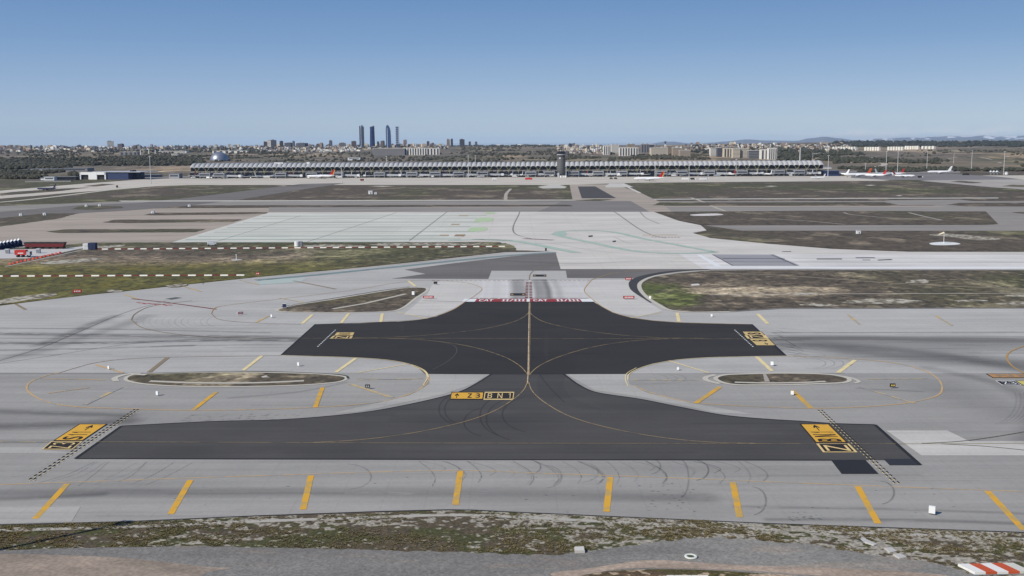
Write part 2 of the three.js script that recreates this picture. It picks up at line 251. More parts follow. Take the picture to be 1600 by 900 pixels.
function wearMap(F, s, ax, az, joint, lane) {
  const d = new Uint8Array(F.W * F.H * 4);
  for (let j = 0; j < F.H; j++) for (let i = 0; i < F.W; i++) {
    const x = F.u0 + (i + 0.5) / F.W * F.su, z = F.v0 + (j + 0.5) / F.H * F.sv;
    let m = F.a[j * F.W + i] * (0.72 + 0.24 * fbm(x / ax, z / az, s, 4) + 0.32 * fbm(x / 34, z / 14, s + 5, 5)) * (0.955 + 0.09 * vn(x * 2.3, z * 2.3, s + 9));
    if (joint) { const a = Math.abs(((x / joint) % 1 + 1) % 1 - 0.5), b = Math.abs(((z / joint) % 1 + 1) % 1 - 0.5); if (a > 0.488 || b > 0.488) m *= 0.93; m *= 0.985 + 0.03 * hash(Math.floor(x / joint - 0.5), Math.floor(z / joint - 0.5), s); }
    if (lane) { const q = Math.floor(z / lane + 0.4 * vn(x / 60, 3, s)); m *= 0.93 + 0.14 * hash(q, Math.floor(x / 130 + hash(q, 1, s)), s + 3); const e = Math.abs(((z / lane + 0.4 * vn(x / 60, 3, s)) % 1 + 1) % 1 - 0.5); if (e > 0.475) m *= 0.93; m *= 0.80 + 0.4 * fbm(x / 16, z / 11, s + 21, 5); }
    const v = 255 * Math.pow(Math.max(0, Math.min(1, m * 0.78)), 1 / 2.2), k = (j * F.W + i) * 4; d[k] = d[k + 1] = d[k + 2] = v; d[k + 3] = 255;
  }
  return dtex(d, F.W, F.H, F.u0, F.v0, F.su, F.sv);
}
const nearMap = wearMap(NF, 40, 70, 1.6, 7.5), midMap = wearMap(MF, 50, 90, 3, 7.5);
const BF = field(1024, 1024, -500, -1500, 500, 500), farMap = wearMap(BF, 60, 120, 9, 0);
const wear = (map, r, g, b, rough = 0.92) => { const c = lin(r, g, b).multiplyScalar(1 / 0.74); return std({ map, color: c, roughness: rough }); };
const concreteLow = wear(nearMap, 152, 148, 141), concreteHigh = wear(nearMap, 174, 170, 163), concretePale = wear(nearMap, 194, 189, 180);
const concreteMid = wear(midMap, 200, 193, 182), concreteBeige = wear(farMap, 164, 151, 136), concreteGrey = wear(farMap, 142, 135, 126), concreteFarPale = wear(farMap, 192, 183, 168), asphaltFar = wear(farMap, 112, 106, 99);
const runwayPale = wear(midMap, 212, 206, 200);

// asphalt with streaks left by the paver and scrubbed rubber
const AF = field(2048, 1024, -150, -400, 300, 240);
for (let i = 0; i < 70; i++) { const y = rr(476, 716), x = rr(100, 1300), l = rr(80, 500); S(AF, [[x, y], [x + l, y + rr(-1, 1)]], rr(0.4, 2.5), rr(-0.10, 0.12), 0.9); }
for (const [cx, cy, rx, ry] of [[726, 640, 40, 26], [733, 640, 38, 26], [800, 650, 50, 34], [822, 655, 62, 36], [845, 648, 60, 30], [770, 660, 45, 24]]) S(AF, Array.from({ length: 9 }, (_, i) => { const a = 2.0 + i * 0.28; return [cx + Math.cos(a) * rx, cy + Math.sin(a) * ry]; }), 0.5, 0.3, 0.9, 0.3);
for (let i = 0; i < 14; i++) S(AF, Array.from({ length: 9 }, (_, j) => { const a = 2.5 + j * 0.2 - i * 0.03; return [930 + i * 8 + Math.cos(a) * (90 + i * 5), 600 + Math.sin(a) * 50]; }), 0.5, 0.12, 0.9);
S(AF, [[843, 585], [858, 605], [882, 629]], 0.5, 0.3, 0.9); S(AF, [[740, 482], [800, 486]], 2.5, 0.3, 1, 0.5); S(AF, [[750, 490], [795, 492]], 1.6, 0.3, 1, 0.5); S(AF, [[800, 553], [880, 552], [928, 553]], 0.7, 0.35, 0.9);
for (let i = 0; i < 14; i++) S(AF, [[853 + rr(-3, 3), rr(520, 566)], [853 + rr(-3, 4), rr(524, 570)]], 0.5, -rr(0.2, 0.5), 1); S(AF, [[851, 554], [855, 554]], 0.8, -1.6, 1); S(AF, [[848, 560], [866, 560]], 0.5, -1.2, 1); S(AF, [[922, 547], [925, 547]], 0.6, -1.0, 1); S(AF, [[852, 565], [862, 566]], 0.4, -1.2, 1);
for (let i = 0; i < 12; i++) S(AF, [[624 + rr(-2, 10), rr(502, 512)], [625 + rr(-2, 6), rr(508, 520)]], 1.0, -rr(0.05, 0.2), 1);
const asphMap = wearMap(AF, 80, 60, 1.2, 0, 5.2);
const asphaltLow = wear(asphMap, 70, 67, 64, 0.95), asphaltDark = wear(asphMap, 43, 40, 37, 0.95), asphaltBlack = plain(30, 31, 36, 0.95);

const Y1 = 0.03, Y2 = 0.06, Y3 = 0.09, Y4 = 0.12, Y5 = 0.15;
// ---- near pavement
const bottomEdge = [[-420, 834], [0, 820], [200, 815], [400, 806], [600, 799], [700, 796.5], [740, 797], [800, 800], [1000, 809], [1200, 818], [1600, 832], [2000, 846]];
const low = struct('taxiway', sheet([...bottomEdge, [2000, 583], [-420, 583]], Y1), concreteLow, 'grey concrete taxiway running across the foreground', 'taxiway');
const high = struct('taxiway', sheet([[-420, 583], [2000, 583], [2000, 421.5], [876, 421.5], [868, 393], [790, 394], [700, 404], [640, 410.5], [560, 418.5], [480, 426], [400, 433.5], [300, 444], [190, 456], [120, 462.5], [0, 478], [-420, 530]], Y1), concreteHigh, 'pale concrete taxiway area around the dark asphalt crossing', 'taxiway');
function mark(name, geo, mat, parent, label) { const m = part(name, geo, mat, parent); if (label) m.userData.label = label; return m; }
mark('concrete_patch', sheet([[1385, 673], [1480, 673], [1515, 690], [1700, 689], [1700, 712], [1440, 712]], Y2), concretePale, low); 
mark('concrete_patch', sheet([[-300, 699], [76, 699], [66, 703], [112, 708], [-300, 709]], Y2), wear(nearMap, 170, 166, 158), low);
mark('concrete_patch', sheet([[-300, 795], [60, 793], [126, 792], [112, 815.5], [0, 819], [-300, 829]], Y2), wear(nearMap, 164, 160, 152), low);
mark('concrete_patch', sheet([[668, 584.5], [766, 584.5], [738, 601], [690, 617], [560, 644], [520, 646], [640, 618], [672, 600]], Y2), wear(nearMap, 168, 164, 156), low);
mark('concrete_patch', sheet([[884, 584.5], [980, 584.5], [984, 600], [1010, 614], [1080, 630], [1180, 648], [1120, 645], [1000, 620], [930, 610]], Y2), wear(nearMap, 170, 166, 158), low);
mark('concrete_patch', sheet([[690, 438], [925, 438], [985, 437], [990, 455], [1010, 471], [1035, 486], [1000, 495], [960, 489], [926, 471.5], [728, 471.5], [705, 484], [680, 494], [630, 492], [668, 460], [675, 445]], Y2), concretePale, high);
const stub = mark('concrete_patch', sheet([[742, 438.5], [918, 438.5], [914, 454], [921, 466], [733, 466], [750, 450]], Y2 + 0.01), wear(nearMap, 196, 192, 186), high);

// asphalt crossing and fillet
const lowTop = [[190, 666], [330, 659], [440, 656], [520, 650], [580, 643], [640, 632], [700, 618], [722, 611], [742, 601], [768, 585]], lowTopR = [[881, 585], [905, 602], [930, 613], [1000, 624], [1060, 636], [1130, 649], [1200, 655.5], [1260, 659], [1300, 662], [1367, 664]];
const crossing = struct('asphalt_taxiway', rough([[118, 717], [700, 718.5], [1300, 719.5], [1382, 719.5], [1430, 719.5], [1367, 664], ...lowTopR.slice(0, -1).reverse(), ...lowTop.slice().reverse()], Y2, 3, 0.14), asphaltLow, 'dark grey asphalt strip flaring into the central crossing in front', 'taxiway');
const upTop = [[493, 507], [560, 505.5], [620, 503], [655, 500], [682, 495], [707, 485], [726, 472]], upTopR = [[928, 472], [941, 480], [958, 489], [985, 496], [1020, 501], [1060, 504], [1174, 507]];
const upBotR = [[1227, 556], [1180, 556.5], [1110, 558.5], [1060, 562], [1020, 568.5], [998, 575.5], [983, 584]], upBot = [[663, 584], [652, 574], [632, 567.5], [605, 563], [560, 559], [500, 557], [440, 555]];
const dark = struct('asphalt_taxiway', rough([...upTop, ...upTopR, ...upBotR, [881, 584.8], [768, 584.8], ...upBot], Y2 + 0.01, 3, 0.14), asphaltDark, 'nearly black asphalt crossing with curved corners beyond the first strip', 'taxiway');
mark('asphalt_patch', sheet([[1298, 719], [1352, 719], [1373, 741], [1315, 741]], Y2 + 0.02), asphaltBlack, crossing, 'fresh black asphalt patch');
mark('asphalt_patch', sheet([[1380, 717.5], [1428, 717.5], [1439, 727.5], [1390, 727.5]], Y2 + 0.02), plain(40, 42, 50, 0.95), crossing);
const seal = plain(26, 26, 30, 0.9);
mark('sealed_joint', ribbon([[118, 717], [700, 718.5], [1300, 719.5]], 0.55, Y3 - 0.005, false), seal, crossing);
mark('sealed_joint', ribbon(lowTop, 0.5, Y3 - 0.005, true), seal, crossing); mark('sealed_joint', ribbon(lowTopR, 0.6, Y3 - 0.005, true), seal, crossing);
mark('sealed_joint', ribbon([[118, 717], [190, 666]], 0.7, Y3 - 0.005), seal, crossing); mark('sealed_joint', ribbon([[1367, 664], [1438, 727]], 0.8, Y3 - 0.005), seal, crossing);
mark('sealed_joint', ribbon([[440, 555], [493, 507], [620, 503]], 0.7, Y3 - 0.005), seal, dark); mark('sealed_joint', ribbon([[1100, 506], [1174, 507], [1227, 556]], 0.9, Y3 - 0.005), seal, dark); mark('sealed_joint', ribbon([[664, 584.6], [768, 585], [984, 584.6]], 0.35, Y3 - 0.005), seal, dark);
mark('sealed_joint', ribbon([[660, 470], [728, 472], [929, 472]], 0.5, Y3 - 0.005), seal, dark);
mark('expansion_joint', ribbon([[-300, 583.5], [200, 583.5]], 0.3, Y2), plain(95, 95, 98), low); mark('expansion_joint', ribbon([[1100, 583.5], [1320, 583.5]], 0.25, Y2), plain(110, 110, 112), low);
mark('edge_drain', ribbon(bottomEdge.map((p) => [p[0], p[1] + 0.3]), 0.35, Y2, false), plain(40, 40, 42), low);

// ---- paint
const yellow = std({ color: lin(226, 172, 52), roughness: 0.7 }), cream = std({ color: lin(236, 214, 158), roughness: 0.7 }), faded = std({ color: lin(196, 164, 110), roughness: 0.85 }), paleOrange = std({ color: lin(204, 170, 130), roughness: 0.85 }), wornBrown = std({ color: lin(140, 122, 98), roughness: 0.9 }), white = std({ color: lin(228, 228, 224), roughness: 0.75 }), black = std({ color: lin(32, 30, 30), roughness: 0.9 }), red = std({ color: lin(168, 52, 48), roughness: 0.8 }), darkRed = std({ color: lin(118, 62, 54), roughness: 0.85 }), ochre = std({ color: lin(178, 140, 80), roughness: 0.85 });
// worn paint: breaks up towards the old concrete beneath
function wornPaint(r, g, b, ur, ug, ub, s, amount) { return std({ roughness: 0.85, map: tex(512, 512, (x, z, o) => { const k = sst(amount - 0.12, amount + 0.12, fbm(x * 0.55, z * 0.55, s, 5)) * 0.85 + 0.15 * vn(x * 3, z * 3, s); o[0] = (r + (ur - r) * (1 - k)) / 255; o[1] = (g + (ug - g) * (1 - k)) / 255; o[2] = (b + (ub - b) * (1 - k)) / 255; }, 0, 0, 40, 40) }); }
const stripePaint = wornPaint(222, 166, 48, 188, 156, 92, 91, 0.45), stripeWorn = wornPaint(206, 170, 100, 160, 158, 150, 92, 0.5), linePaint = wornPaint(204, 166, 112, 166, 156, 140, 93, 0.42), greyYellow = wornPaint(196, 172, 122, 150, 148, 148, 94, 0.5);
mark('edge_line', ribbon([[-300, 766], [0, 757.5], [220, 750], [440, 742.5], [720, 735.5], [850, 740], [1000, 745], [1200, 753], [1400, 761], [1600, 768.5], [1900, 780]], 0.32, Y2, true), linePaint, low);
for (const [a, b] of [[[105, 756.5], [55, 811]], [[297.5, 750.5], [266.5, 804]], [[486, 743.5], [473.5, 796.5]], [[719.5, 736.5], [711.5, 789.5]], [[953.5, 746], [947.5, 800]], [[1145, 753.5], [1156, 808.5]], [[1340, 760.5], [1372, 818.5]], [[1543, 768], [1600, 829]]]) mark('shoulder_stripe', ribbon([a, b], 1.12, Y2 + 0.01), stripePaint, low);
const loopL = [[42, 608], [48, 597], [70, 588], [95, 582], [150, 567], [200, 561], [300, 558], [440, 556], [560, 559.5], [610, 563.5], [645, 571], [664, 580], [670, 590], [664, 602], [640, 616], [600, 627], [540, 634], [440, 639], [300, 641.5], [180, 638.5], [120, 636], [80, 630], [55, 620]];
const loopR = [[981, 594], [983, 585], [998, 576.5], [1022, 569], [1060, 562.5], [1110, 559], [1240, 557], [1320, 560], [1400, 568], [1440, 578], [1465, 592], [1472, 608], [1465, 618], [1430, 628], [1380, 634], [1270, 638.5], [1150, 634], [1080, 629], [1020, 615], [990, 603]];
const seg = (l, a, b) => l.slice(a, b + 1);
mark('edge_line', ribbon([...seg(loopL, 11, 22), ...seg(loopL, 0, 3)], 0.48, Y3, true), linePaint, low); mark('edge_line', ribbon(seg(loopL, 3, 7), 0.3, Y3, true), wornBrown, low); mark('edge_line', ribbon(seg(loopL, 7, 12), 0.3, Y4, true), cream, low); mark('edge_line', ribbon(seg(loopL, 10, 13).map((p) => [p[0] - 2.4, p[1]]), 0.25, Y4, true), cream, low);
mark('edge_line', ribbon([...seg(loopR, 0, 6)], 0.3, Y4, true), cream, low); mark('edge_line', ribbon(seg(loopR, 6, 19), 0.46, Y3, true), linePaint, low); mark('edge_line', ribbon([[983, 604], [979, 594], [981, 584], [996, 575]].map((p) => [p[0] - 1.5, p[1]]), 0.22, Y4, true), cream, low);
const pale2 = wornPaint(232, 212, 156, 208, 190, 140, 95, 0.36);
for (const [a, b, m, w] of [[[262, 559], [233, 582], wornBrown, 1.3], [[409, 556.5], [380, 579], pale2, 1.1], [[556, 560], [525, 582], pale2, 1.1], [[635, 569.5], [558, 583], pale2, 0.55], [[190, 605], [132, 633], greyYellow, 1.2], [[338, 613], [302, 641], stripePaint, 1.1], [[504, 606], [492.5, 637], stripePaint, 1.1], [[546, 600], [614, 622], greyYellow, 1.1], [[560, 594], [662, 592], greyYellow, 0.6], [[150, 570], [192, 583], linePaint, 0.8], [[60, 592], [165, 594], linePaint, 0.5], [[75, 615], [140, 606], linePaint, 0.5],
  [[1045, 564], [1108, 583], pale2, 0.55], [[1182, 557.5], [1206, 580], pale2, 1.1], [[1336, 563], [1309, 583], pale2, 1.2], [[1125, 605], [1087, 630.5], stripePaint, 1.2], [[1238, 610], [1267, 638], stripePaint, 1.2], [[1342, 604.5], [1430, 631], greyYellow, 0.7], [[990, 594], [1092, 594], greyYellow, 0.7], [[1355, 593], [1450, 592], greyYellow, 0.5]]) mark('shoulder_stripe', ribbon([a, b], w, Y3 + 0.01), m, low);
for (const [a, b, m, w] of [[[488, 492], [472, 506], pale2, 1.1], [[545, 490], [533, 505], pale2, 1.1], [[597.5, 490], [595, 503.5], pale2, 1.1], [[622, 488], [668, 498], pale2, 0.5], [[1058, 489], [1061, 503], pale2, 1.2], [[1184, 491], [1200, 506.5], pale2, 1.2], [[1034, 488], [985, 497], pale2, 0.5], [[1325, 492], [1343, 507], stripeWorn, 1], [[1463, 494], [1488, 509], stripeWorn, 0.9], [[638, 439], [649, 447.5], pale2, 1.1], [[288, 448], [315, 456], stripeWorn, 1], [[24, 475], [40, 484], wornBrown, 1.2], [[375, 438], [405, 445.5], stripeWorn, 0.9], [[196, 461], [216, 467.5], stripeWorn, 1], [[436, 466], [480, 474], stripeWorn, 0.8], [[420, 494], [400, 504], stripeWorn, 1]]) mark('shoulder_stripe', ribbon([a, b], w, Y3 + 0.01), m, high);
// far taxiway lines of the upper area
for (const [p, m, w] of [[[[330, 490], [340, 480], [380, 474], [450, 466], [540, 455], [660, 438], [720, 441], [752, 450], [745, 460], [728, 471], [708, 484], [680, 494.5], [655, 499.5], [560, 505]], ochre, 0.32], [[[330, 490], [345, 500], [400, 505], [470, 507]], wornBrown, 0.3], [[[205, 500], [212, 490], [240, 478], [300, 470]], wornBrown, 0.4], [[[205, 500], [225, 513], [300, 525], [420, 529]], wornBrown, 0.4], [[[925, 437], [913, 454], [921, 464], [945, 482], [968, 492], [1000, 499], [1060, 504.5], [1170, 507]], ochre, 0.35], [[[925, 437], [960, 427], [1010, 421.5]], ochre, 0.4], [[[827, 438], [829, 428], [840, 420], [870, 412]], wornBrown, 0.4], [[[1600, 541], [1580, 549], [1573, 558], [1580, 571], [1600, 584]], ochre, 0.5]]) mark('edge_line', ribbon(p, w, Y4, true), m, high);
mark('hold_line', ribbon([[206, 467], [262, 473], [338, 483.5]], 1.1, Y3 + 0.01), darkRed, high); mark('hold_line', ribbon([[458, 439], [490, 445], [525, 452]], 1.2, Y3 + 0.01), wornBrown, high);
for (let i = 0; i < 7; i++) mark('mandatory_marking', ribbon([[214 + i * 8.2, 473 + i * 0.6], [220 + i * 8.2, 473.6 + i * 0.6 + (i % 2)]], 1.0, Y3 + 0.01), red, high);
mark('asphalt_patch', sheet([[258, 467], [275, 464.5], [285, 465.5], [268, 468.5]], Y2), plain(90, 92, 88), high);
// centre lines on the asphalt crossing
const CLm = wornPaint(184, 156, 108, 120, 106, 84, 190, 0.4), CLp = wornPaint(216, 192, 156, 170, 146, 112, 191, 0.4), CLd = std({ color: lin(150, 132, 110), roughness: 0.85 });
const cl = (p, m, w, parent = dark, y = Y4) => mark('centre_line', ribbon(p, w, y, true), m, parent);
cl([[827, 473], [826, 530], [825, 585], [824, 600]], CLp, 0.3); cl([[829, 473], [828, 530], [827, 585]], CLm, 0.14);
cl([[827, 488], [818, 496], [800, 504], [762, 513], [720, 519], [640, 526], [540, 529]], CLm, 0.21); cl([[827, 488], [836, 496], [852, 504], [890, 513], [935, 520], [1010, 527], [1100, 529]], CLm, 0.21);
cl([[600, 529], [660, 531.5], [730, 541], [785, 557], [812, 572], [825, 586]], CLm, 0.21); cl([[1060, 529], [990, 533], [925, 543], [868, 560], [840, 574], [826, 587]], CLm, 0.21);
cl([[440, 529], [800, 529.3], [1240, 530]], CLm, 0.18, dark, Y4 + 0.004); cl([[-300, 529], [440, 529]], CLd, 0.2, high); cl([[1240, 530], [1900, 533]], CLd, 0.2, high);
cl([[690, 535], [708, 540], [714, 548], [706, 560], [690, 571], [676, 578]], std({ color: lin(82, 80, 80), roughness: 0.9 }), 0.25);
cl([[824, 598], [818, 610], [800, 626], [765, 646], [720, 661], [640, 678], [560, 688], [490, 692]], CLm, 0.2, crossing); cl([[826, 598], [832, 612], [852, 630], [895, 653], [960, 671], [1040, 685], [1110, 691.5], [1180, 693.5]], CLm, 0.2, crossing);
cl([[150, 691], [700, 693], [1400, 694]], CLm, 0.14, crossing); cl([[-300, 690], [75, 691]], greyYellow, 0.3, low); cl([[1405, 694], [1560, 693.5], [1900, 690]], std({ color: lin(150, 138, 96), roughness: 0.85 }), 0.3, low, Y3); cl([[1440, 693.5], [1500, 690], [1560, 682], [1640, 668]], std({ color: lin(92, 88, 82), roughness: 0.9 }), 0.35, low, Y3 + 0.008); cl([[1470, 694], [1540, 698], [1640, 708]], std({ color: lin(92, 88, 82), roughness: 0.9 }), 0.35, low, Y3 + 0.004);
// intermediate holding positions: paired dashes
for (const [o1, o2] of [[[213, 640], [45, 752.5]], [[1281, 641], [1404, 758]]]) for (const s of [-1, 1]) mark('hold_line', dashes([o1[0] + s * 2.6, o1[1]], [o2[0] + s * 3.4, o2[1]], 27, 0.5, 0.32, Y4), black, low);
for (const [o1, o2] of [[[213, 640], [45, 752.5]], [[1281, 641], [1404, 758]]]) for (const s of [-1, 1]) mark('hold_line', dashes([o1[0] + s * 2.6, o1[1] + 2.2], [o2[0] + s * 3.4, o2[1] + 2.2], 27, 0.45, 0.13, Y4 + 0.006), cream, low);
mark('hold_line', dashes([524, 516], [495, 543.5], 13, 0.45, 0.4, Y4), white, dark); mark('hold_line', dashes([1148, 516], [1178, 543.5], 13, 0.45, 0.4, Y4), white, dark);
mark('hold_line', dashes([675, 438.5], [925, 438.5], 34, 0.6, 0.55, Y4), darkRed, high); mark('hold_line', ribbon([[675, 440], [925, 440]], 0.4, Y4), white, high);
mark('hold_line', dashes([822.5, 466], [824, 440], 11, 0.55, 1.2, Y4 + 0.01), darkRed, high); mark('hold_line', dashes([829.5, 466], [829, 440], 11, 0.55, 1.2, Y4 + 0.01), darkRed, high);
mark('hold_line', dashes([734, 466.5], [921, 466.5], 12, 0.85, 0.7, Y4 + 0.02), darkRed, high);

// ---- painted signs with their lettering
const thinFont = await new FontLoader().loadAsync('fonts/droid/droid_sans_regular.typeface.json');
const font = await new FontLoader().loadAsync('fonts/droid/droid_sans_bold.typeface.json');
// a quad on the ground given by its corners in the photograph: tl, tr, br, bl; local u to the right, v down
function quadMap(c) { const g = c.map((p) => G(p[0], p[1])); return (u, v) => [0, 1].map((k) => (g[0][k] * (1 - u) + g[1][k] * u) * (1 - v) + (g[3][k] * (1 - u) + g[2][k] * u) * v); }
function quad(f, u0, v0, u1, v1, y) { return sheetW([f(u0, v0), f(u1, v0), f(u1, v1), f(u0, v1)], y); }
function letters(text, f, at, y, ft = font) {   // at(s, t): s along the word 0..1, t up the letter 0..1 -> [u, v]
  const shapes = ft.generateShapes(text, 1); const g = new THREE.ShapeGeometry(shapes, 4); g.computeBoundingBox(); const b = g.boundingBox, P = g.attributes.position;
  for (let i = 0; i < P.count; i++) { const [u, v] = at((P.getX(i) - b.min.x) / (b.max.x - b.min.x), (P.getY(i) - b.min.y) / (b.max.y - b.min.y)), w = f(u, v); P.setXYZ(i, w[0], y, w[1]); }
  g.computeVertexNormals(); if (g.attributes.normal.getY(0) < 0) { const id = [...g.index.array]; g.setIndex(id.map((_, i) => id[i - (i % 3) + [0, 2, 1][i % 3]])); g.computeVertexNormals(); } return g;
}
const panelYellow = wornPaint(224, 170, 52, 196, 150, 62, 96, 0.34), panelCream = std({ color: lin(206, 178, 116), roughness: 0.8 }), ink = std({ color: lin(34, 26, 22), roughness: 0.9 }), lightInk = std({ color: lin(226, 196, 132), roughness: 0.8 });
function signPanel(c, parent, fill, border, inset, glyphs, gm, label) {
  const f = quadMap(c), p = mark('painted_sign', quad(f, 0, 0, 1, 1, Y4), border, parent, label);
  part('sign_face', quad(f, inset[0], inset[1], 1 - inset[0], 1 - inset[1], Y4 + 0.015), fill, p);
  for (const [t, at] of glyphs) part('lettering', t === '^' ? arrowGeo(f, at) : letters(t, f, at, Y5 + 0.01, fill === ink ? thinFont : font), gm, p);
  return p;
}
function arrowGeo(f, at) { const s = [[0.42, 0], [0.58, 0], [0.58, 0.62], [0.86, 0.42], [0.98, 0.56], [0.5, 1], [0.02, 0.56], [0.14, 0.42], [0.42, 0.62]]; return sheetW(s.map(([a, b]) => f(...at(a, b))), Y5 + 0.01); }
const upright = (u0, u1, v0, v1) => (s, t) => [u0 + (u1 - u0) * s, v1 + (v0 - v1) * t];
// turned left: the word runs away from the camera, tops of the letters to the left
const turned = (v0, v1, u0, u1) => (s, t) => [u1 + (u0 - u1) * t, v0 + (v1 - v0) * s];
signPanel([[705.5, 613], [756, 613], [754.5, 625], [703, 625]], crossing, panelYellow, ink, [0.02, 0.1], [['^', upright(0.12, 0.26, 0.2, 0.82)], ['Z', upright(0.52, 0.65, 0.22, 0.8)], ['3', upright(0.77, 0.9, 0.22, 0.8)]], ink, 'yellow painted panel with an arrow and Z3');
signPanel([[757.5, 613], [803.5, 613], [802, 625.3], [755.5, 625.3]], crossing, ink, lightInk, [0.03, 0.12], [['B', upright(0.12, 0.27, 0.2, 0.82)], ['N', upright(0.45, 0.62, 0.2, 0.82)], ['1', upright(0.82, 0.89, 0.2, 0.82)]], lightInk, 'black painted panel reading B N 1');
signPanel([[124, 663], [168.5, 663], [129.5, 689.5], [82.5, 689.5]], low, panelYellow, ink, [0.05, 0.035], [['S', turned(0.94, 0.76, 0.2, 0.86)], ['1', turned(0.70, 0.64, 0.2, 0.84)], ['1', turned(0.56, 0.50, 0.2, 0.84)], ['^', upright(0.42, 0.66, 0.08, 0.40)]], ink, 'yellow painted panel with letters turned sideways and an arrow');
signPanel([[80, 690.3], [129, 690.3], [113, 703], [65, 703]], low, ink, lightInk, [0.04, 0.07], [['Z', turned(0.88, 0.58, 0.16, 0.86)], ['3', turned(0.44, 0.16, 0.16, 0.86)]], lightInk, 'black painted panel with pale letters turned sideways');
signPanel([[1249, 663], [1295, 663], [1325, 692.5], [1274, 692.5]], crossing, panelYellow, ink, [0.05, 0.035], [['B', turned(0.95, 0.80, 0.14, 0.86)], ['N', turned(0.72, 0.58, 0.14, 0.86)], ['1', turned(0.50, 0.45, 0.14, 0.86)], ['^', (s, t) => [0.46 + (s - 0.5) * 0.22, 0.38 - 0.32 * t]]], ink, 'yellow painted panel with BN1 turned sideways and an arrow');
signPanel([[1275, 693.5], [1326, 693.5], [1340, 707.5], [1286, 707.5]], crossing, ink, lightInk, [0.07, 0.07], [['Z', turned(0.86, 0.22, 0.16, 0.86)]], lightInk, 'black painted panel with one pale letter turned sideways');
signPanel([[526, 519.5], [555, 519.5], [552, 525], [521, 525]], dark, panelCream, ink, [0.03, 0.08], [['N', turned(0.9, 0.62, 0.2, 0.8)], ['8', turned(0.52, 0.2, 0.2, 0.8)]], std({ color: lin(120, 96, 60), roughness: 0.9 }));
signPanel([[520.5, 525.2], [551.5, 525.2], [549, 529.6], [515, 529.6]], dark, ink, panelCream, [0.12, 0.1], [['Z', turned(0.9, 0.15, 0.22, 0.8)]], lightInk);
signPanel([[1159, 518.5], [1190, 518.5], [1196, 524.5], [1164, 524.5]], dark, panelCream, ink, [0.04, 0.06], [['8', turned(0.8, 0.3, 0.2, 0.85)]], ink); signPanel([[1163, 524], [1196, 524], [1201, 529.5], [1168, 529.5]], dark, ink, lightInk, [0.12, 0.04], [['Z', turned(0.9, 0.1, 0.2, 0.9)]], lightInk);
signPanel([[1169, 529.5], [1202, 529.5], [1213, 540.5], [1181, 540.5]], dark, panelCream, ink, [0.05, 0.04], [['B', turned(0.22, 0.42, 0.8, 0.1)], ['^', (s, t) => [0.6 + (s - 0.5) * 0.2, 0.56 + 0.34 * t]]], ink);
signPanel([[797.5, 458.5], [821, 458.5], [820.6, 462.3], [797, 462.3]], high, black, ink, [0.02, 0.06], [['-', upright(0.06, 0.2, 0.35, 0.75)], ['-', upright(0.8, 0.94, 0.35, 0.75)]], ochre); signPanel([[833, 429.3], [853.5, 429.3], [853.5, 432.4], [832.6, 432.4]], high, black, ink, [0.02, 0.06], [['-', upright(0.06, 0.2, 0.35, 0.75)], ['-', upright(0.82, 0.94, 0.35, 0.75)]], ochre);
signPanel([[1540, 584.5], [1660, 584.5], [1668, 591], [1551, 591]], high, std({ color: lin(176, 132, 84), roughness: 0.85 }), ink, [0.015, 0.08], [['NBIZ', upright(0.1, 0.9, 0.25, 0.75)]], wornBrown, 'worn orange painted panel cut by the right edge of the photo'); signPanel([[1555, 595.5], [1585, 595.5], [1597, 602.5], [1566, 602.5]], low, ink, white, [0.04, 0.08], [['Z3', upright(0.2, 0.85, 0.25, 0.8)]], white); signPanel([[1585, 595.5], [1660, 595.5], [1672, 602.5], [1597, 602.5]], low, std({ color: lin(206, 188, 96), roughness: 0.8 }), ink, [0.03, 0.08], [], ink);
// CAT II/III painted twice
{ const f = quadMap([[742, 467.2], [909, 467.2], [913, 472], [738, 472]]); const p = mark('mandatory_marking', sheet([[726, 467.2], [924, 467.2], [929, 471.8], [722, 471.8]], Y4), white, high, 'white band lettered CAT II/III on red');
  const redFace = std({ color: lin(150, 50, 50), roughness: 0.85 });
  for (const u of [0.02, 0.515]) { part('sign_face', quad(f, u, 0.06, u + 0.465, 0.97, Y4 + 0.015), redFace, p); part('lettering', letters('CAT', f, upright(u + 0.03, u + 0.16, 0.2, 0.85), Y5 + 0.01), white, p); part('lettering', letters('II/III', f, upright(u + 0.24, u + 0.45, 0.2, 0.85), Y5 + 0.01), white, p); } }

// ---- middle distance
const mid = struct('asphalt_taxiway', sheet([[612, 435.5], [665, 428], [632, 421.5], [700, 412.5], [800, 400.5], [868, 394], [876, 420.5], [1110, 420.5], [1060, 425], [1012, 431.5], [990, 435], [886, 434.5], [884, 423], [768, 423], [763, 436]], Y2), wear(midMap, 108, 103, 97), 'grey asphalt apron corner beyond the CAT II/III marking', 'taxiway');
const turq = wear(midMap, 156, 168, 152), stripeTint = wear(midMap, 160, 166, 146), mint = wornPaint(160, 184, 166, 180, 188, 174, 98, 0.44), lime = wornPaint(176, 200, 150, 192, 196, 172, 99, 0.42);
mark('colour_band', ribbon([[400, 438], [480, 431], [560, 423], [640, 415], [720, 406.5], [800, 399], [868, 394.6]], 5, Y3, true), wornPaint(122, 142, 138, 118, 124, 126, 100, 0.4), mid); mark('colour_band', sheet([[398, 441], [420, 436], [480, 434], [470, 441], [408, 445]], Y3), wornPaint(168, 188, 176, 182, 184, 178, 101, 0.5), mid);
mark('service_strip', ribbon([[400, 434], [480, 426.5], [560, 419], [640, 411], [700, 404.5], [790, 395]], 1.6, Y3, true), plain(196, 190, 178), high);
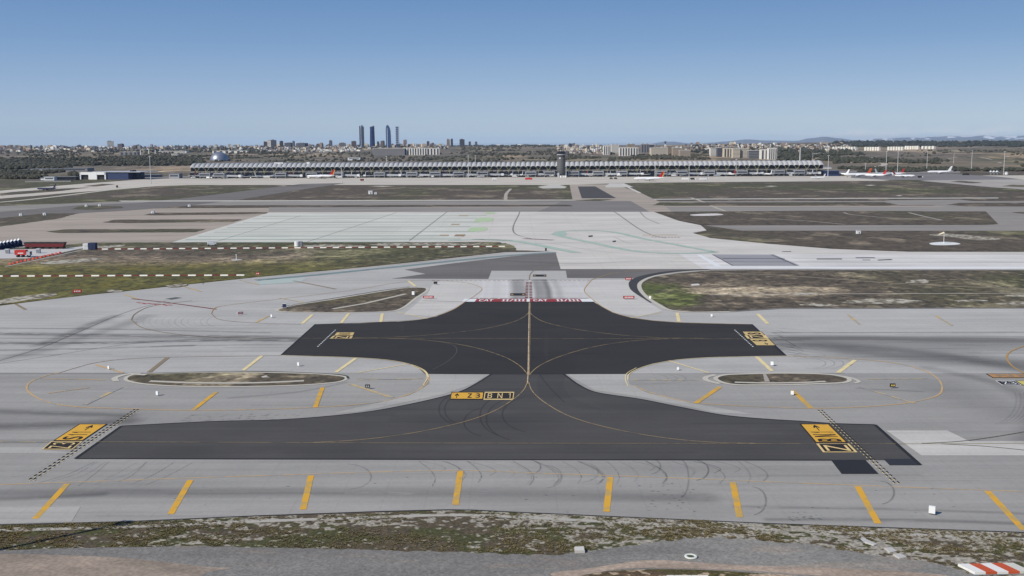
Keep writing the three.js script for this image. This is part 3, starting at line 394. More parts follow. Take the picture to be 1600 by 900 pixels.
const apron = struct('apron', sheet([[245, 386], [330, 360], [420, 332], [1020, 330.5], [1060, 345], [1095, 352], [1104, 360], [1082, 364], [1110, 372], [1200, 381], [1300, 389], [1420, 393.5], [2000, 394], [2000, 421.5], [876, 421.5], [868, 393.5], [806, 392], [800, 384], [790, 380], [700, 379]], Y1 + 0.012), concreteMid, 'wide pale concrete apron across the middle distance', 'apron');
mark('colour_wash', sheet([[250, 385], [420, 333], [745, 333], [770, 343], [745, 352], [765, 358], [735, 366], [700, 377.5]], Y2), wear(midMap, 200, 198, 186), apron);
for (const [y0, x0, x1, w] of [[337, 410, 760, 5], [341, 395, 745, 4], [347, 380, 750, 6], [350.5, 370, 700, 2.5], [354.5, 355, 735, 6], [357.5, 345, 680, 2], [362, 335, 742, 5], [365, 322, 660, 2], [368.5, 310, 700, 5], [373.5, 290, 720, 5], [378, 272, 640, 3]]) mark('colour_band', ribbon([[x0, y0 + 1], [x1, y0]], w, Y3), y0 > 365 ? turq : stripeTint, apron);
for (const p of [[[742, 344], [752, 340], [768, 340.5], [771, 343.5], [762, 346.5], [745, 347]], [[732, 358.5], [742, 355], [758, 355.5], [762, 358.5], [752, 361.5], [735, 362]], [[758, 332], [770, 331.5], [772, 334], [762, 334.5]]]) mark('colour_band', sheet(p, Y4, true), lime, apron);
for (const [p, w] of [[[[866, 366], [878, 361.5], [905, 360], [935, 360.5], [968, 364.5], [1000, 372], [1040, 379.5], [1080, 387], [1118, 394]], 4.5], [[[866, 366], [885, 371], [930, 380.5], [960, 387], [990, 392], [1020, 395], [1070, 396], [1118, 394]], 5], [[[740, 374], [800, 376.5], [830, 381], [870, 389], [902, 395]], 6], [[[700, 376], [750, 374.5], [800, 375.5]], 5]]) mark('colour_band', ribbon(p, w, Y4, true), mint, apron);
for (const p of [[[868, 363], [880, 362], [882, 368], [870, 367.5]]]) mark('colour_band', sheet(p, Y4 + 0.01, true), mint, apron);
const boardInk = plain(60, 54, 52);
for (const q of [[[718, 336.5], [732, 336.5], [731, 337.8], [717, 337.8]], [[706, 350], [719, 350], [717, 351.5], [704, 351.5]], [[688, 367], [702, 367], [701, 368.6], [686, 368.6]]]) mark('painted_sign', sheet(q, Y4), plain(168, 146, 110), apron); mark('painted_sign', sheet([[712, 366.5], [728, 366.5], [725, 369.5], [709, 369.5]], Y4), plain(150, 126, 92), apron);
for (const q of [[[919, 368.5], [926, 367.8], [926, 370], [920, 370.6]], [[957.5, 376.5], [962.5, 376], [962, 378.2], [957, 378.6]]]) mark('painted_sign', sheet(q, Y4), boardInk, apron);
mark('hold_line', ribbon([[1004, 367.4], [1058, 367]], 3.2, Y4), plain(182, 158, 118), apron); mark('mandatory_marking', dashes([1018, 370.4], [1064, 371], 9, 0.6, 3, Y4), plain(140, 88, 70), apron); mark('mandatory_marking', dashes([820, 373], [866, 375.5], 8, 0.5, 4, Y4), plain(130, 96, 92), apron);
mark('lettering', dashes([956, 369.5], [967, 369.8], 3, 0.6, 2.4, Y4), white, apron); mark('lettering', dashes([1028, 383], [1037, 383.2], 3, 0.5, 3.4, Y4), white, apron);
// runway end on the right
const rwy = struct('runway', sheet([[1062, 397.5], [1290, 398.2], [2000, 399], [2000, 421], [1100, 420.8]], Y2), runwayPale, 'white concrete runway end with grey threshold block on the right', 'runway');
mark('edge_line', ribbon([[1104, 417.5], [1300, 418.2], [2000, 419]], 5, Y3), white, rwy); mark('edge_line', ribbon([[1062, 397.3], [1400, 398.4], [2000, 399]], 1.2, Y3), white, rwy);
mark('threshold_bar', sheet([[1088, 398], [1095, 398], [1128, 416.5], [1118, 416.5]], Y3), white, rwy); mark('threshold_block', sheet([[1113, 397.8], [1206, 398], [1247, 415.6], [1145, 415.4]], Y3), wear(midMap, 150, 147, 147), rwy);
mark('centre_line', ribbon([[1129, 404.3], [1226, 404.6]], 2.2, Y4), plain(78, 78, 88), rwy); mark('centre_line', ribbon([[1136, 408], [1230, 408]], 0.9, Y4), plain(112, 112, 122), rwy);
mark('threshold_bar', ribbon([[1113, 397.8], [1145, 415.4]], 0.8, Y4), plain(84, 84, 92), rwy); mark('threshold_bar', dashes([1206, 398], [1247, 415.6], 12, 0.6, 2.2, Y4), plain(84, 84, 92), rwy);
for (const q of [[[1276, 404.2], [1315, 404.2], [1316, 405.6], [1276, 405.6]], [[1336, 402.4], [1366, 402.4], [1368, 403.6], [1338, 403.6]], [[1347, 406], [1360, 406], [1360, 406.9], [1348, 406.9]], [[1370, 406], [1392, 405], [1395, 406.4], [1373, 407.3]], [[1222, 393], [1236, 392.8], [1236, 393.8], [1222, 393.8]]]) mark('asphalt_patch', sheet(q, Y4), plain(92, 90, 92), rwy);
mark('edge_drain', ribbon([[1080, 421.8], [1400, 421.8], [2000, 422.2]], 1.8, Y4), plain(52, 52, 50), rwy);

// grass islands lying on the concrete
const kerbStone = plain(196, 188, 172), kerbDark = plain(62, 60, 56);
function island(name, out, label, rim = 1.2) { const pts = smooth(toG(out), true, 6); const m = struct(name, sheetW(ragged(pts, 1.5, 0.25), Y2 + 0.03), grassNearMat, label, 'grass'); part('kerb_strip', ribbonW(pts, rim, Y2 + 0.05, true), kerbStone, m); return m; }
const islR = struct('grass_field', sheet([[1000, 448], [1004, 441], [1020, 433], [1060, 427], [1110, 423], [1200, 422.5], [2000, 423], [2000, 481.5], [1600, 481], [1220, 481.5], [1150, 486], [1080, 487.5], [1050, 486], [1030, 479], [1012, 466]], Y2 + 0.03), grassNearMat, 'dry grass field with bare stony patch right of the crossing', 'grass');
part('kerb_strip', ribbon([[1110, 422.6], [1060, 426], [1022, 432], [1003, 440], [999, 449], [1010, 464], [1030, 477], [1048, 485], [1080, 488], [1150, 487]], 1.8, Y2 + 0.06, true), kerbStone, islR); part('edge_band', ribbon([[1110, 421.5], [1060, 423.5], [1018, 429.5], [994, 438], [991, 450], [1000, 460], [1020, 473]], (t) => 2.2 + 2.4 * Math.sin(Math.PI * Math.min(1, t * 1.1)), Y2 + 0.055, true), kerbDark, islR);
part('kerb_strip', ribbon([[1110, 461], [1300, 459.5], [2000, 457]], 0.9, Y2 + 0.05), kerbStone, islR); part('edge_drain', ribbon([[1140, 487.5], [1220, 482.6], [1600, 481.8], [2000, 482]], 0.7, Y2 + 0.06), kerbDark, islR); part('bare_track', ribbon([[1100, 425], [1230, 431], [1400, 443], [1500, 448], [1700, 454]], 1.6, Y2 + 0.045, true), plain(146, 132, 108), islR);
const stony = wornPaint(196, 188, 170, 108, 98, 78, 110, 0.5);
for (const p of [[[1315, 473], [1350, 468], [1400, 467], [1440, 471], [1400, 474.5], [1350, 475]], [[1250, 477], [1265, 474], [1300, 476], [1310, 478], [1280, 478.5]], [[1415, 442], [1440, 436.5], [1452, 439], [1440, 443.5]], [[1555, 474], [1590, 471.5], [1660, 473], [1640, 477], [1570, 476.5]], [[1490, 470], [1530, 468.5], [1545, 470.5], [1500, 471.5]], [[1570, 462], [1640, 460.5], [1650, 463], [1590, 463.6]], [[1235, 460], [1262, 457.5], [1275, 459], [1260, 462]]]) part('stony_patch', rough(p, Y2 + 0.042, 1.5, 1.0, true), stony, islR);
part('concrete_pad', sheet([[1079, 444.5], [1091, 443.5], [1094, 446], [1081, 446.8]], Y2 + 0.05), plain(214, 208, 196), islR);
const islT = island('grass_island', [[433, 486], [445, 480], [520, 468], [600, 455], [640, 449.5], [664, 450], [668, 453], [650, 466], [626, 483], [612, 486.5], [560, 488.5], [480, 488.5]], 'pointed grass island beyond the far left corner of the crossing', 1.3);
part('concrete_path', ribbon([[520, 483], [570, 474.5], [634, 459.5]], 1.8, Y2 + 0.05), plain(190, 182, 164), islT); part('edge_drain', ribbon([[440, 479.5], [520, 466.5], [600, 453.5], [640, 448.5]], 0.7, Y2 + 0.06), kerbDark, islT);
const islL = island('grass_island', [[196, 593], [208, 586], [260, 583.5], [340, 582], [440, 582.8], [515, 586], [541, 590], [534, 596], [490, 601], [380, 604.5], [270, 603.5], [215, 599]], 'long oval grass island left of the crossing', 1.0);
part('concrete_path', ribbon([[234, 596], [300, 598.5], [400, 598.6], [475, 595.5]], 1.5, Y2 + 0.055, true), plain(192, 184, 168), islL); part('kerb_strip', ribbon([[182, 596], [180, 591], [200, 585], [228, 586]], 1.6, Y2 + 0.052, true), kerbStone, islL); part('edge_drain', ribbon([[220, 584.2], [300, 582], [400, 580.8], [500, 584], [540, 587.5], [544, 592]], 0.6, Y2 + 0.06, true), plain(66, 68, 50), islL); part('concrete_pad', sheet([[408, 589], [418, 586.5], [416, 588.5], [422, 590], [410, 590.6]], Y2 + 0.06), kerbStone, islL);
const islS = island('grass_island', [[1118, 592], [1130, 586.5], [1170, 584.5], [1230, 583.5], [1300, 586], [1326, 592], [1322, 597.5], [1280, 600], [1200, 602], [1140, 600.5]], 'shorter oval grass island right of the crossing', 1.2);
part('concrete_path', ribbon([[1148, 597.8], [1200, 599], [1260, 598], [1290, 596.5]], 1.3, Y2 + 0.055, true), plain(192, 184, 168), islS); part('kerb_strip', ribbon([[1125, 600], [1105, 595], [1103, 590], [1118, 586]], 1.5, Y2 + 0.052, true), kerbStone, islS); part('kerb_strip', ribbon([[1300, 586], [1330, 591], [1342, 597], [1335, 599]], 1.0, Y2 + 0.052, true), kerbStone, islS); part('concrete_path', sheet([[1192, 585], [1197, 585], [1203, 597], [1195, 597]], Y2 + 0.058), plain(170, 160, 148), islS);

// ---- far taxiways and grass strips (each lies on the airfield grass)
function pave(name, px, mat, label, cat = 'taxiway', y = Y1, curved) { return struct(name, sheet(px, y, curved), mat, label, cat); }
pave('taxiway', [[-400, 400], [-400, 333], [60, 331], [200, 326], [900, 321.8], [1000, 321.5], [1400, 321.5], [2000, 322], [2000, 330.5], [1540, 330], [1020, 331], [420, 332.5], [245, 386], [150, 381], [-60, 392]], concreteBeige, 'beige concrete taxiways crossing the left middle distance');
pave('taxiway', [[-400, 336], [200, 314.6], [900, 314.4], [2000, 314], [2000, 321], [1400, 320.6], [900, 321], [290, 321.5], [-400, 350]], concreteGrey, 'narrow grey taxiway band furthest across the airfield');
pave('taxiway', [[-400, 350], [0, 331], [120, 321], [220, 317], [330, 305], [400, 296], [470, 287.5], [540, 286], [460, 298], [380, 311], [290, 322], [200, 329], [60, 337], [-400, 366]], asphaltFar, 'grey asphalt taxiway sweeping in from the left edge', 'taxiway', Y2);
pave('taxiway', [[420, 323.8], [2000, 323], [2000, 330], [1020, 330.8], [420, 331]], concreteGrey, 'grey taxiway along the far edge of the pale apron', 'taxiway', Y2 + 0.01);
pave('taxiway', [[-400, 322], [0, 298], [130, 287], [240, 279], [2000, 272.5], [2000, 281], [1500, 281.5], [1000, 285.5], [880, 289], [300, 289], [250, 290.5], [100, 302], [-400, 344]], concreteFarPale, 'pale concrete taxiway in front of the terminal');
pave('apron', [[200, 281.5], [260, 278], [900, 276], [1290, 273], [1500, 270.5], [1500, 264], [1290, 268], [900, 272], [300, 275], [200, 276.5]], wear(farMap, 130, 124, 118), 'grey terminal apron where aircraft park', 'apron', Y2);
pave('apron', [[1400, 282], [1330, 278], [1330, 274.5], [1480, 271], [1560, 276], [1600, 280.5], [1500, 281]], wear(farMap, 122, 117, 114), 'dark grey remote stands at the right', 'apron', Y2 + 0.01);
pave('taxiway', [[890, 288.5], [960, 288], [1000, 301], [1030, 315], [1050, 331], [850, 331], [895, 314]], concreteBeige, 'beige link taxiway leading to the terminal', 'taxiway', Y2 + 0.02);
pave('asphalt_taxiway', [[903, 291.5], [930, 291.3], [963, 309.8], [909, 310]], wear(farMap, 72, 67, 63), 'dark asphalt strip on the link taxiway to the terminal', 'taxiway', Y3);
struct('asphalt_taxiway', sheet([[880, 314], [985, 314], [1015, 331], [840, 331]], Y3 + 0.004), wear(farMap, 124, 118, 112), 'grey asphalt crossing before the dark strip', 'taxiway');
pave('taxiway', [[1540, 330], [1440, 319], [1380, 313], [1500, 312], [1700, 335], [2000, 352], [2000, 361], [1160, 360.5], [1100, 352.2], [1540, 351.5], [1560, 350.5]], concreteGrey, 'grey taxiway curving between the right-hand grass fields', 'taxiway', Y2);
pave('taxiway', [[1350, 279], [1420, 281], [1500, 288], [1640, 301], [2000, 330], [2000, 309], [1700, 292], [1560, 284], [1480, 278.5]], wear(farMap, 164, 156, 146), 'pale taxiway slanting down to the right edge', 'taxiway', Y1 + 0.01);
pave('taxiway', [[1470, 281], [1540, 289], [1700, 300], [2000, 318], [2000, 290], [1600, 281]], wear(farMap, 168, 162, 152), 'pale taxiway at the far right edge', 'taxiway', Y1 + 0.006);
pave('service_road', [[185, 313.6], [895, 312], [895, 313.4], [190, 315]], plain(200, 194, 180), 'thin pale service road left of the link taxiway', 'road', Y2 + 0.015);
pave('service_road', [[962, 311], [1300, 309.6], [1560, 308.8], [1560, 310], [1300, 310.8], [962, 312.4]], plain(196, 190, 178), 'thin pale service road right of the link taxiway', 'road', Y2 + 0.015);
struct('service_road', ribbon([[-200, 329], [0, 316], [80, 308], [180, 296], [216, 293.2]], 9, Y2 + 0.02, true), plain(196, 188, 172), 'pale service road climbing through the left grass', 'road');
struct('service_road', ribbon([[1350, 361], [1380, 368], [1430, 379], [1436, 381.5], [1420, 382.5]], 3.4, Y2, true), plain(178, 168, 148), 'pale service road bending across the right grass field', 'road');
struct('service_road', ribbon([[1080, 309], [1100, 316], [1125, 327], [1160, 336], [1310, 351]], 3.5, Y3, true), plain(180, 170, 152), 'pale track crossing the right grass strips', 'road');
struct('service_road', ribbon([[790, 312], [791, 303], [798, 295]], 4, Y2 + 0.02, true), plain(176, 166, 150), 'short pale track near the link taxiway', 'road');
struct('concrete_pad', sheet([[840, 292], [868, 287.5], [886, 292], [882, 294], [848, 294.6]], Y2 + 0.015), plain(196, 190, 178), 'pale concrete pad left of the dark strip', 'pad'); struct('concrete_pad', sheet([[945, 291], [952, 287], [975, 286.5], [990, 292.5], [948, 293]], Y2 + 0.03), plain(200, 194, 182), 'pale concrete pad right of the dark strip', 'pad'); struct('service_road', ribbon([[972, 287.5], [984, 294], [1000, 301.5]], 4, Y2 + 0.035), plain(206, 200, 188), 'pale path beside the dark strip', 'road');
const strips = [[[225, 336], [240, 332.5], [420, 331.5], [415, 334.5], [240, 336.6]], [[160, 347.5], [180, 343.5], [378, 343], [366, 347], [200, 348.8]], [[72, 362], [100, 358.5], [322, 358], [305, 363], [90, 364]], [[110, 327], [130, 321.5], [188, 322.5], [195, 325], [150, 328]], [[-200, 362], [0, 341], [70, 333.5], [122, 333.5], [90, 342], [0, 354], [-200, 378]], [[290, 323.4], [300, 321], [890, 320], [896, 322.6], [300, 324]], [[1020, 321], [1030, 316.5], [1380, 316], [1402, 319.5], [1380, 321.6]], [[1480, 320], [1500, 317], [2000, 317], [2000, 323], [1510, 322.5]], [[1030, 331], [1250, 329.5], [1440, 330], [1500, 340], [1556, 350.5], [1100, 352], [1065, 345]], [[1090, 364], [1120, 361.5], [1170, 361], [2000, 361.5], [2000, 393], [1420, 392.5], [1300, 388], [1200, 380], [1105, 370]], [[1580, 332], [1640, 330], [2000, 345], [2000, 352], [1640, 338]], [[-100, 399], [140, 379.5], [245, 379], [300, 379], [780, 378.5], [804, 385], [806, 391.5], [860, 392.5], [790, 393.6], [700, 403.4], [560, 417.7], [400, 432.8], [190, 455], [0, 477], [-400, 528]], [[895, 313.6], [930, 311.2], [960, 311.5], [940, 314]], [[0, 302.5], [20, 300], [100, 294.5], [140, 293], [90, 299], [0, 306]], [[130, 291], [160, 287.5], [180, 288], [150, 291.5]], [[1380, 282.4], [1400, 281], [1450, 281.6], [1420, 283.6]], [[1485, 284], [1500, 282.4], [1535, 285.4], [1520, 286.6]], [[1430, 287.5], [1450, 286.5], [1570, 294], [1640, 299.6], [1560, 297.6]], [[1565, 291], [1580, 288.5], [2000, 303], [2000, 309]]];
const stripLabels = ['grass strip against the left corner of the green tinted apron', 'second grass strip left of the green tinted apron', 'nearest long grass strip on the beige taxiways at left', 'small grass oval on the grey taxiway at left', 'grass tongue entering from the left edge', 'long thin grass strip beyond the green tinted apron', 'thin grass strip right of the link taxiway', 'thin grass strip at the far right edge', 'dark grass field with pale tracks right of the pale apron', 'grass field with the windsock at right', 'grass sliver at the right edge beside the curving taxiway', 'green meadow behind the barrier rows at left', 'grass scrap at the link taxiway', 'grass wedge between pale taxiways at far left', 'small grass scrap before the hangar', 'small grass scrap before the right-hand stands', 'narrow grass scrap on the right-hand pale taxiways', 'slanting grass strip on the right-hand pale taxiways', 'grass wedge at the far right edge'];
strips.forEach((p, i) => struct('grass_strip', rough(p, Y3 + 0.03 + i * 0.002, 6, 1.3), i === 11 ? grassNearMat : grassMat, stripLabels[i], 'grass'));
struct('bare_patch', sheet([[1078, 336], [1090, 334.8], [1120, 334], [1130, 336], [1105, 337.5], [1085, 337.4]], 0.2, true), plain(214, 206, 198), 'white gravel patch on the dark right-hand grass field', 'gravel');
struct('service_road', ribbon([[1318, 332], [1330, 335.5], [1380, 340], [1440, 343], [1470, 344.5]], 2.6, 0.2, true), plain(150, 142, 128), 'thin pale track on the dark right-hand field', 'road'); struct('service_road', ribbon([[1420, 332.5], [1440, 337.5], [1472, 344.5]], 3, 0.205, true), plain(158, 150, 138), 'short pale track joining at the tip of the dark field', 'road'); struct('service_road', ribbon([[1200, 342], [1260, 345.5], [1320, 351]], 2.4, 0.2, true), plain(158, 150, 136), 'thin pale track near the dark field edge', 'road');
struct('bare_patch', sheet([[1450, 367.5], [1480, 365.5], [1526, 369], [1565, 374], [1530, 375.5], [1490, 371]], 0.2, true), stony, 'stony patch beside the windsock', 'gravel');
[[[470, 385], [500, 382.6], [560, 383.6], [575, 386], [520, 387], [480, 387]], [[575, 382], [640, 380], [720, 380.6], [770, 381.6], [740, 383.6], [660, 384], [600, 384.4]], [[150, 386], [170, 384], [196, 383], [186, 386], [160, 388]], [[0, 470], [30, 464], [80, 459], [90, 462], [40, 470], [0, 476]], [[262, 447], [280, 444.5], [292, 446], [284, 448.4], [266, 449.6]], [[165, 455], [180, 453.4], [190, 455.2], [176, 457]], [[60, 412], [100, 407], [160, 404], [150, 408], [90, 413]]].forEach((q, i) => struct('bare_patch', rough(q, 0.215 + i * 0.003, 2.5, 1.3, true), stony, ['pale rubble patch left part behind the far barrier row', 'pale rubble strip right part behind the far barrier row', 'pale rubble beside the stacked site containers', 'stony corner of the left meadow at the taxiway edge', 'small stony patch where the meadow meets the taxiway', 'tiny stony patch near the red sign on the meadow edge', 'dry stony streak below the works yard'][i], 'gravel'));
struct('concrete_pad', sheet([[1452, 381], [1462, 379], [1480, 378.4], [1496, 380], [1500, 382], [1480, 383.6], [1460, 383.4]], 0.21, true), plain(226, 224, 218), 'white round pad under the windsock', 'pad');
for (const [x, y, w, l] of [[460, 290.4, 60, 'white marking patch on the far left grass field'], [597, 291, 40, 'long white patch on the central far grass'], [1205, 291, 22, 'pale patch on the far right grass'], [1360, 289.5, 18, 'white patch near the right-hand stands'], [1405, 305.8, 12, 'bright patch on the right far grass']]) struct('bare_patch', sheet([[x - w / 2, y], [x, y - 0.6], [x + w / 2, y], [x, y + 0.6]], 0.06), plain(206, 198, 184), l, 'gravel');

// ---- verge and gravel road under the camera
const vergeMap = tex(2048, 1024, (x, z, o) => {
  const a = fbm(x / 6, z / 3, 120, 5), b = fbm(x / 1.1, z / 0.8, 121, 4), c = fbm(x / 24, z / 7, 122, 4), s = vn(x * 3.6, z * 3.6, 123), t = vn(x * 1.6, z * 1.6, 124);
  let r = 0.345, g = 0.30, bl = 0.225; const gr = sst(0.44, 0.60, a); r -= gr * 0.05; g -= gr * 0.01; bl -= gr * 0.075;
  const right = sst(-5, 35, x), stone = sst(0.50, 0.60, b + 0.5 * (c - 0.5) + 0.14 * right - 0.07 + 0.12 * (t - 0.5)); r += stone * (0.70 - r); g += stone * (0.665 - g); bl += stone * (0.60 - bl);
  const k = 0.70 + 0.5 * s * (1 - 0.3 * stone); o[0] = r * k; o[1] = g * k; o[2] = bl * k;
}, -110, -190, 220, 80);
struct('verge', sheet([[-420, 836], [0, 821], [200, 816], [400, 807], [700, 797.5], [740, 798], [1000, 810], [1600, 833], [2000, 848], [2100, 1000], [-700, 1000]], 0.022), std({ map: vergeMap, roughness: 1, bumpMap: vergeMap, bumpScale: 0.12 }), 'weedy verge of brown grass and pale stones below the taxiway', 'grass');
const gravelMap = tex(2048, 1024, (x, z, o) => { const a = fbm(x / 18, z / 3.2, 130, 4), s = vn(x * 4, z * 4, 131), q = vn(x * 1.9, z * 1.9, 132), tint = sst(0.5, 0.75, fbm(x / 12, z / 4, 133, 4)); const k = (0.86 + 0.2 * a) * (0.84 + 0.2 * s + 0.12 * q); o[0] = (0.50 + tint * 0.05 + 0.05 * sst(0, 50, x)) * k; o[1] = (0.485 + tint * 0.02 + 0.05 * sst(0, 50, x)) * k; o[2] = (0.46 + 0.045 * sst(0, 50, x)) * k; }, -100, -180, 200, 60);
struct('gravel_road', rough([[-700, 1000], [-500, 866], [0, 861], [90, 857], [200, 855], [320, 853.5], [420, 856], [520, 858], [620, 861], [720, 862.5], [800, 866], [870, 867], [930, 860], [990, 852], [1040, 846], [1090, 840.5], [1140, 841], [1200, 846], [1280, 853], [1340, 863], [1400, 872], [1450, 878], [1490, 888], [1560, 904], [1700, 960], [1750, 1000]], 0.042, 1.2, 0.4, true), std({ map: gravelMap, roughness: 1, bumpMap: gravelMap, bumpScale: 0.03 }), 'grey gravel service road across the bottom of the photo', 'road');
const dirtMap = tex(1024, 512, (x, z, o) => { const a = fbm(x / 7, z / 2.4, 140, 5), s = vn(x * 3, z * 3, 141); const k = (0.8 + 0.3 * a) * (0.88 + 0.2 * s); o[0] = 0.62 * k; o[1] = 0.555 * k; o[2] = 0.49 * k; }, -100, -180, 200, 60);
const dirtMat = std({ map: dirtMap, roughness: 1 });
struct('bare_earth', sheet([[-600, 1000], [-400, 880], [0, 866], [100, 868], [190, 872], [280, 881], [330, 886.5], [362, 888], [330, 893], [315, 900], [330, 1000]], 0.05, true), dirtMat, 'pinkish bare earth in the lower left corner', 'earth');
struct('bare_earth', sheet([[860, 897], [920, 888.5], [960, 882], [1000, 876.5], [1040, 876], [1100, 880], [1200, 885], [1300, 888], [1400, 893], [1480, 900], [1440, 906], [1300, 901], [1180, 893], [1060, 888], [980, 888.5], [920, 897], [880, 905]], 0.05, true), std({ map: dirtMap, color: new THREE.Color(1.25, 1.22, 1.2), roughness: 1 }), 'pale curved earth track at bottom right', 'earth');
struct('bare_earth', sheet([[880, 912], [930, 896], [1000, 890.5], [1080, 890.5], [1180, 896], [1260, 905], [1240, 1000], [900, 1000]], 0.055, true), std({ map: vergeMap, color: new THREE.Color(1.2, 1.0, 0.85), roughness: 1 }), 'brown weedy mound at the bottom edge', 'earth');
struct('concrete_strip', ribbon([[-420, 842], [0, 829], [200, 823.5], [400, 815], [600, 808], [700, 805], [760, 806], [900, 813], [1100, 823], [1300, 831], [1600, 843], [2000, 860]], 1.15, 0.045, true), wornPaint(178, 172, 160, 150, 142, 122, 145, 0.36), 'pale concrete channel following the near taxiway edge', 'channel');
{ // weeds on the verge
  const blade = []; for (let i = 0; i < 7; i++) { const a = i * 0.9, g = new THREE.BufferGeometry(), c = Math.cos(a), s = Math.sin(a); g.setAttribute('position', new THREE.Float32BufferAttribute([c * 0.03 - s * 0.05, 0, s * 0.03 + c * 0.05, c * 0.03 + s * 0.05, 0, s * 0.03 - c * 0.05, c * 0.2, 0.10 + 0.04 * (i % 3), s * 0.2], 3)); g.computeVertexNormals(); blade.push(g); }
  const N = 7000, im = new THREE.InstancedMesh(mergeGeometries(blade), std({ color: 0xffffff, roughness: 1, side: THREE.DoubleSide }), N), M = new THREE.Matrix4(), Q = new THREE.Quaternion(), up = new THREE.Vector3(0, 1, 0), col = new THREE.Color(); let n = 0;
  const lo = (x) => { const e = [[0, 861], [90, 857], [320, 853.5], [520, 858], [720, 862.5], [870, 867], [930, 860], [1040, 846], [1090, 840.5], [1200, 846], [1340, 863], [1450, 878], [1520, 900], [1700, 940]]; let i = 0; while (i < e.length - 2 && x > e[i + 1][0]) i++; return e[i][1] + (e[i + 1][1] - e[i][1]) * (x - e[i][0]) / (e[i + 1][0] - e[i][0]); };
  const hi = (x) => (x < 720 ? 821 - (x / 720) * 23.5 : 798 + (x - 720) / 880 * 35) + 1;
  while (n < N) { const px = rr(-60, 1660), y0 = hi(px), y1 = lo(Math.max(0, px)); if (y1 < y0) continue; const [x, z] = G(px, rr(y0, y1)); const d = fbm(x / 5, z / 3, 150, 4); if (d < 0.42 + 0.2 * rnd()) continue; Q.setFromAxisAngle(up, rr(0, 6.28)); const s = rr(0.7, 1.8); M.compose(new THREE.Vector3(x, 0.02, z), Q, new THREE.Vector3(s, s * rr(0.6, 1.2), s)); im.setMatrixAt(n, M); const k = rr(0.6, 1.2), t = fbm(x / 15, z / 8, 151, 3); im.setColorAt(n, col.setRGB((0.13 + 0.06 * t) * k, (0.118 + 0.02 * t) * k, 0.055 * k)); n++; }
  im.name = 'weeds'; im.castShadow = im.receiveShadow = true; scene.add(im); tag(im, 'low weeds and grass tufts growing on the verge', 'weeds', null, 'stuff');
}

// ================================================================ terminal
const M = {
  roof: std({ color: lin(178, 177, 175), roughness: 0.6 }), soffit: plain(88, 72, 52), glass: std({ color: lin(26, 34, 48), roughness: 0.35, metalness: 0.0 }), glassBlue: std({ color: lin(38, 56, 84), roughness: 0.3 }), steel: plain(150, 150, 150, 0.6), dark: plain(42, 42, 44), band: plain(132, 130, 126), strut: plain(160, 154, 112, 0.6), white: plain(228, 228, 226, 0.6), lightGrey: plain(176, 178, 182), grey: plain(128, 130, 134), towerGrey: plain(88, 88, 88, 0.7), blueWall: plain(38, 54, 92, 0.6), redPaint: plain(190, 44, 40, 0.6), tailRed: plain(176, 24, 34, 0.45), tailYellow: plain(226, 176, 40, 0.5), tyre: plain(28, 28, 30), fuselage: plain(236, 236, 236, 0.4), lampHead: plain(206, 206, 204, 0.5), pole: plain(196, 196, 194, 0.5), orange: plain(196, 92, 54, 0.7), barrierRed: plain(108, 52, 42, 0.8), barrierWhite: plain(232, 228, 220, 0.7), concrete: plain(190, 186, 178), darkBlue: plain(34, 46, 80, 0.7), green: plain(70, 78, 52), maroon: plain(104, 30, 34, 0.8),
};
const TL = [-600, -1925], TR = [572, -1888], TLEN = Math.hypot(TR[0] - TL[0], TR[1] - TL[1]), NV = 129, VW = TLEN / NV;
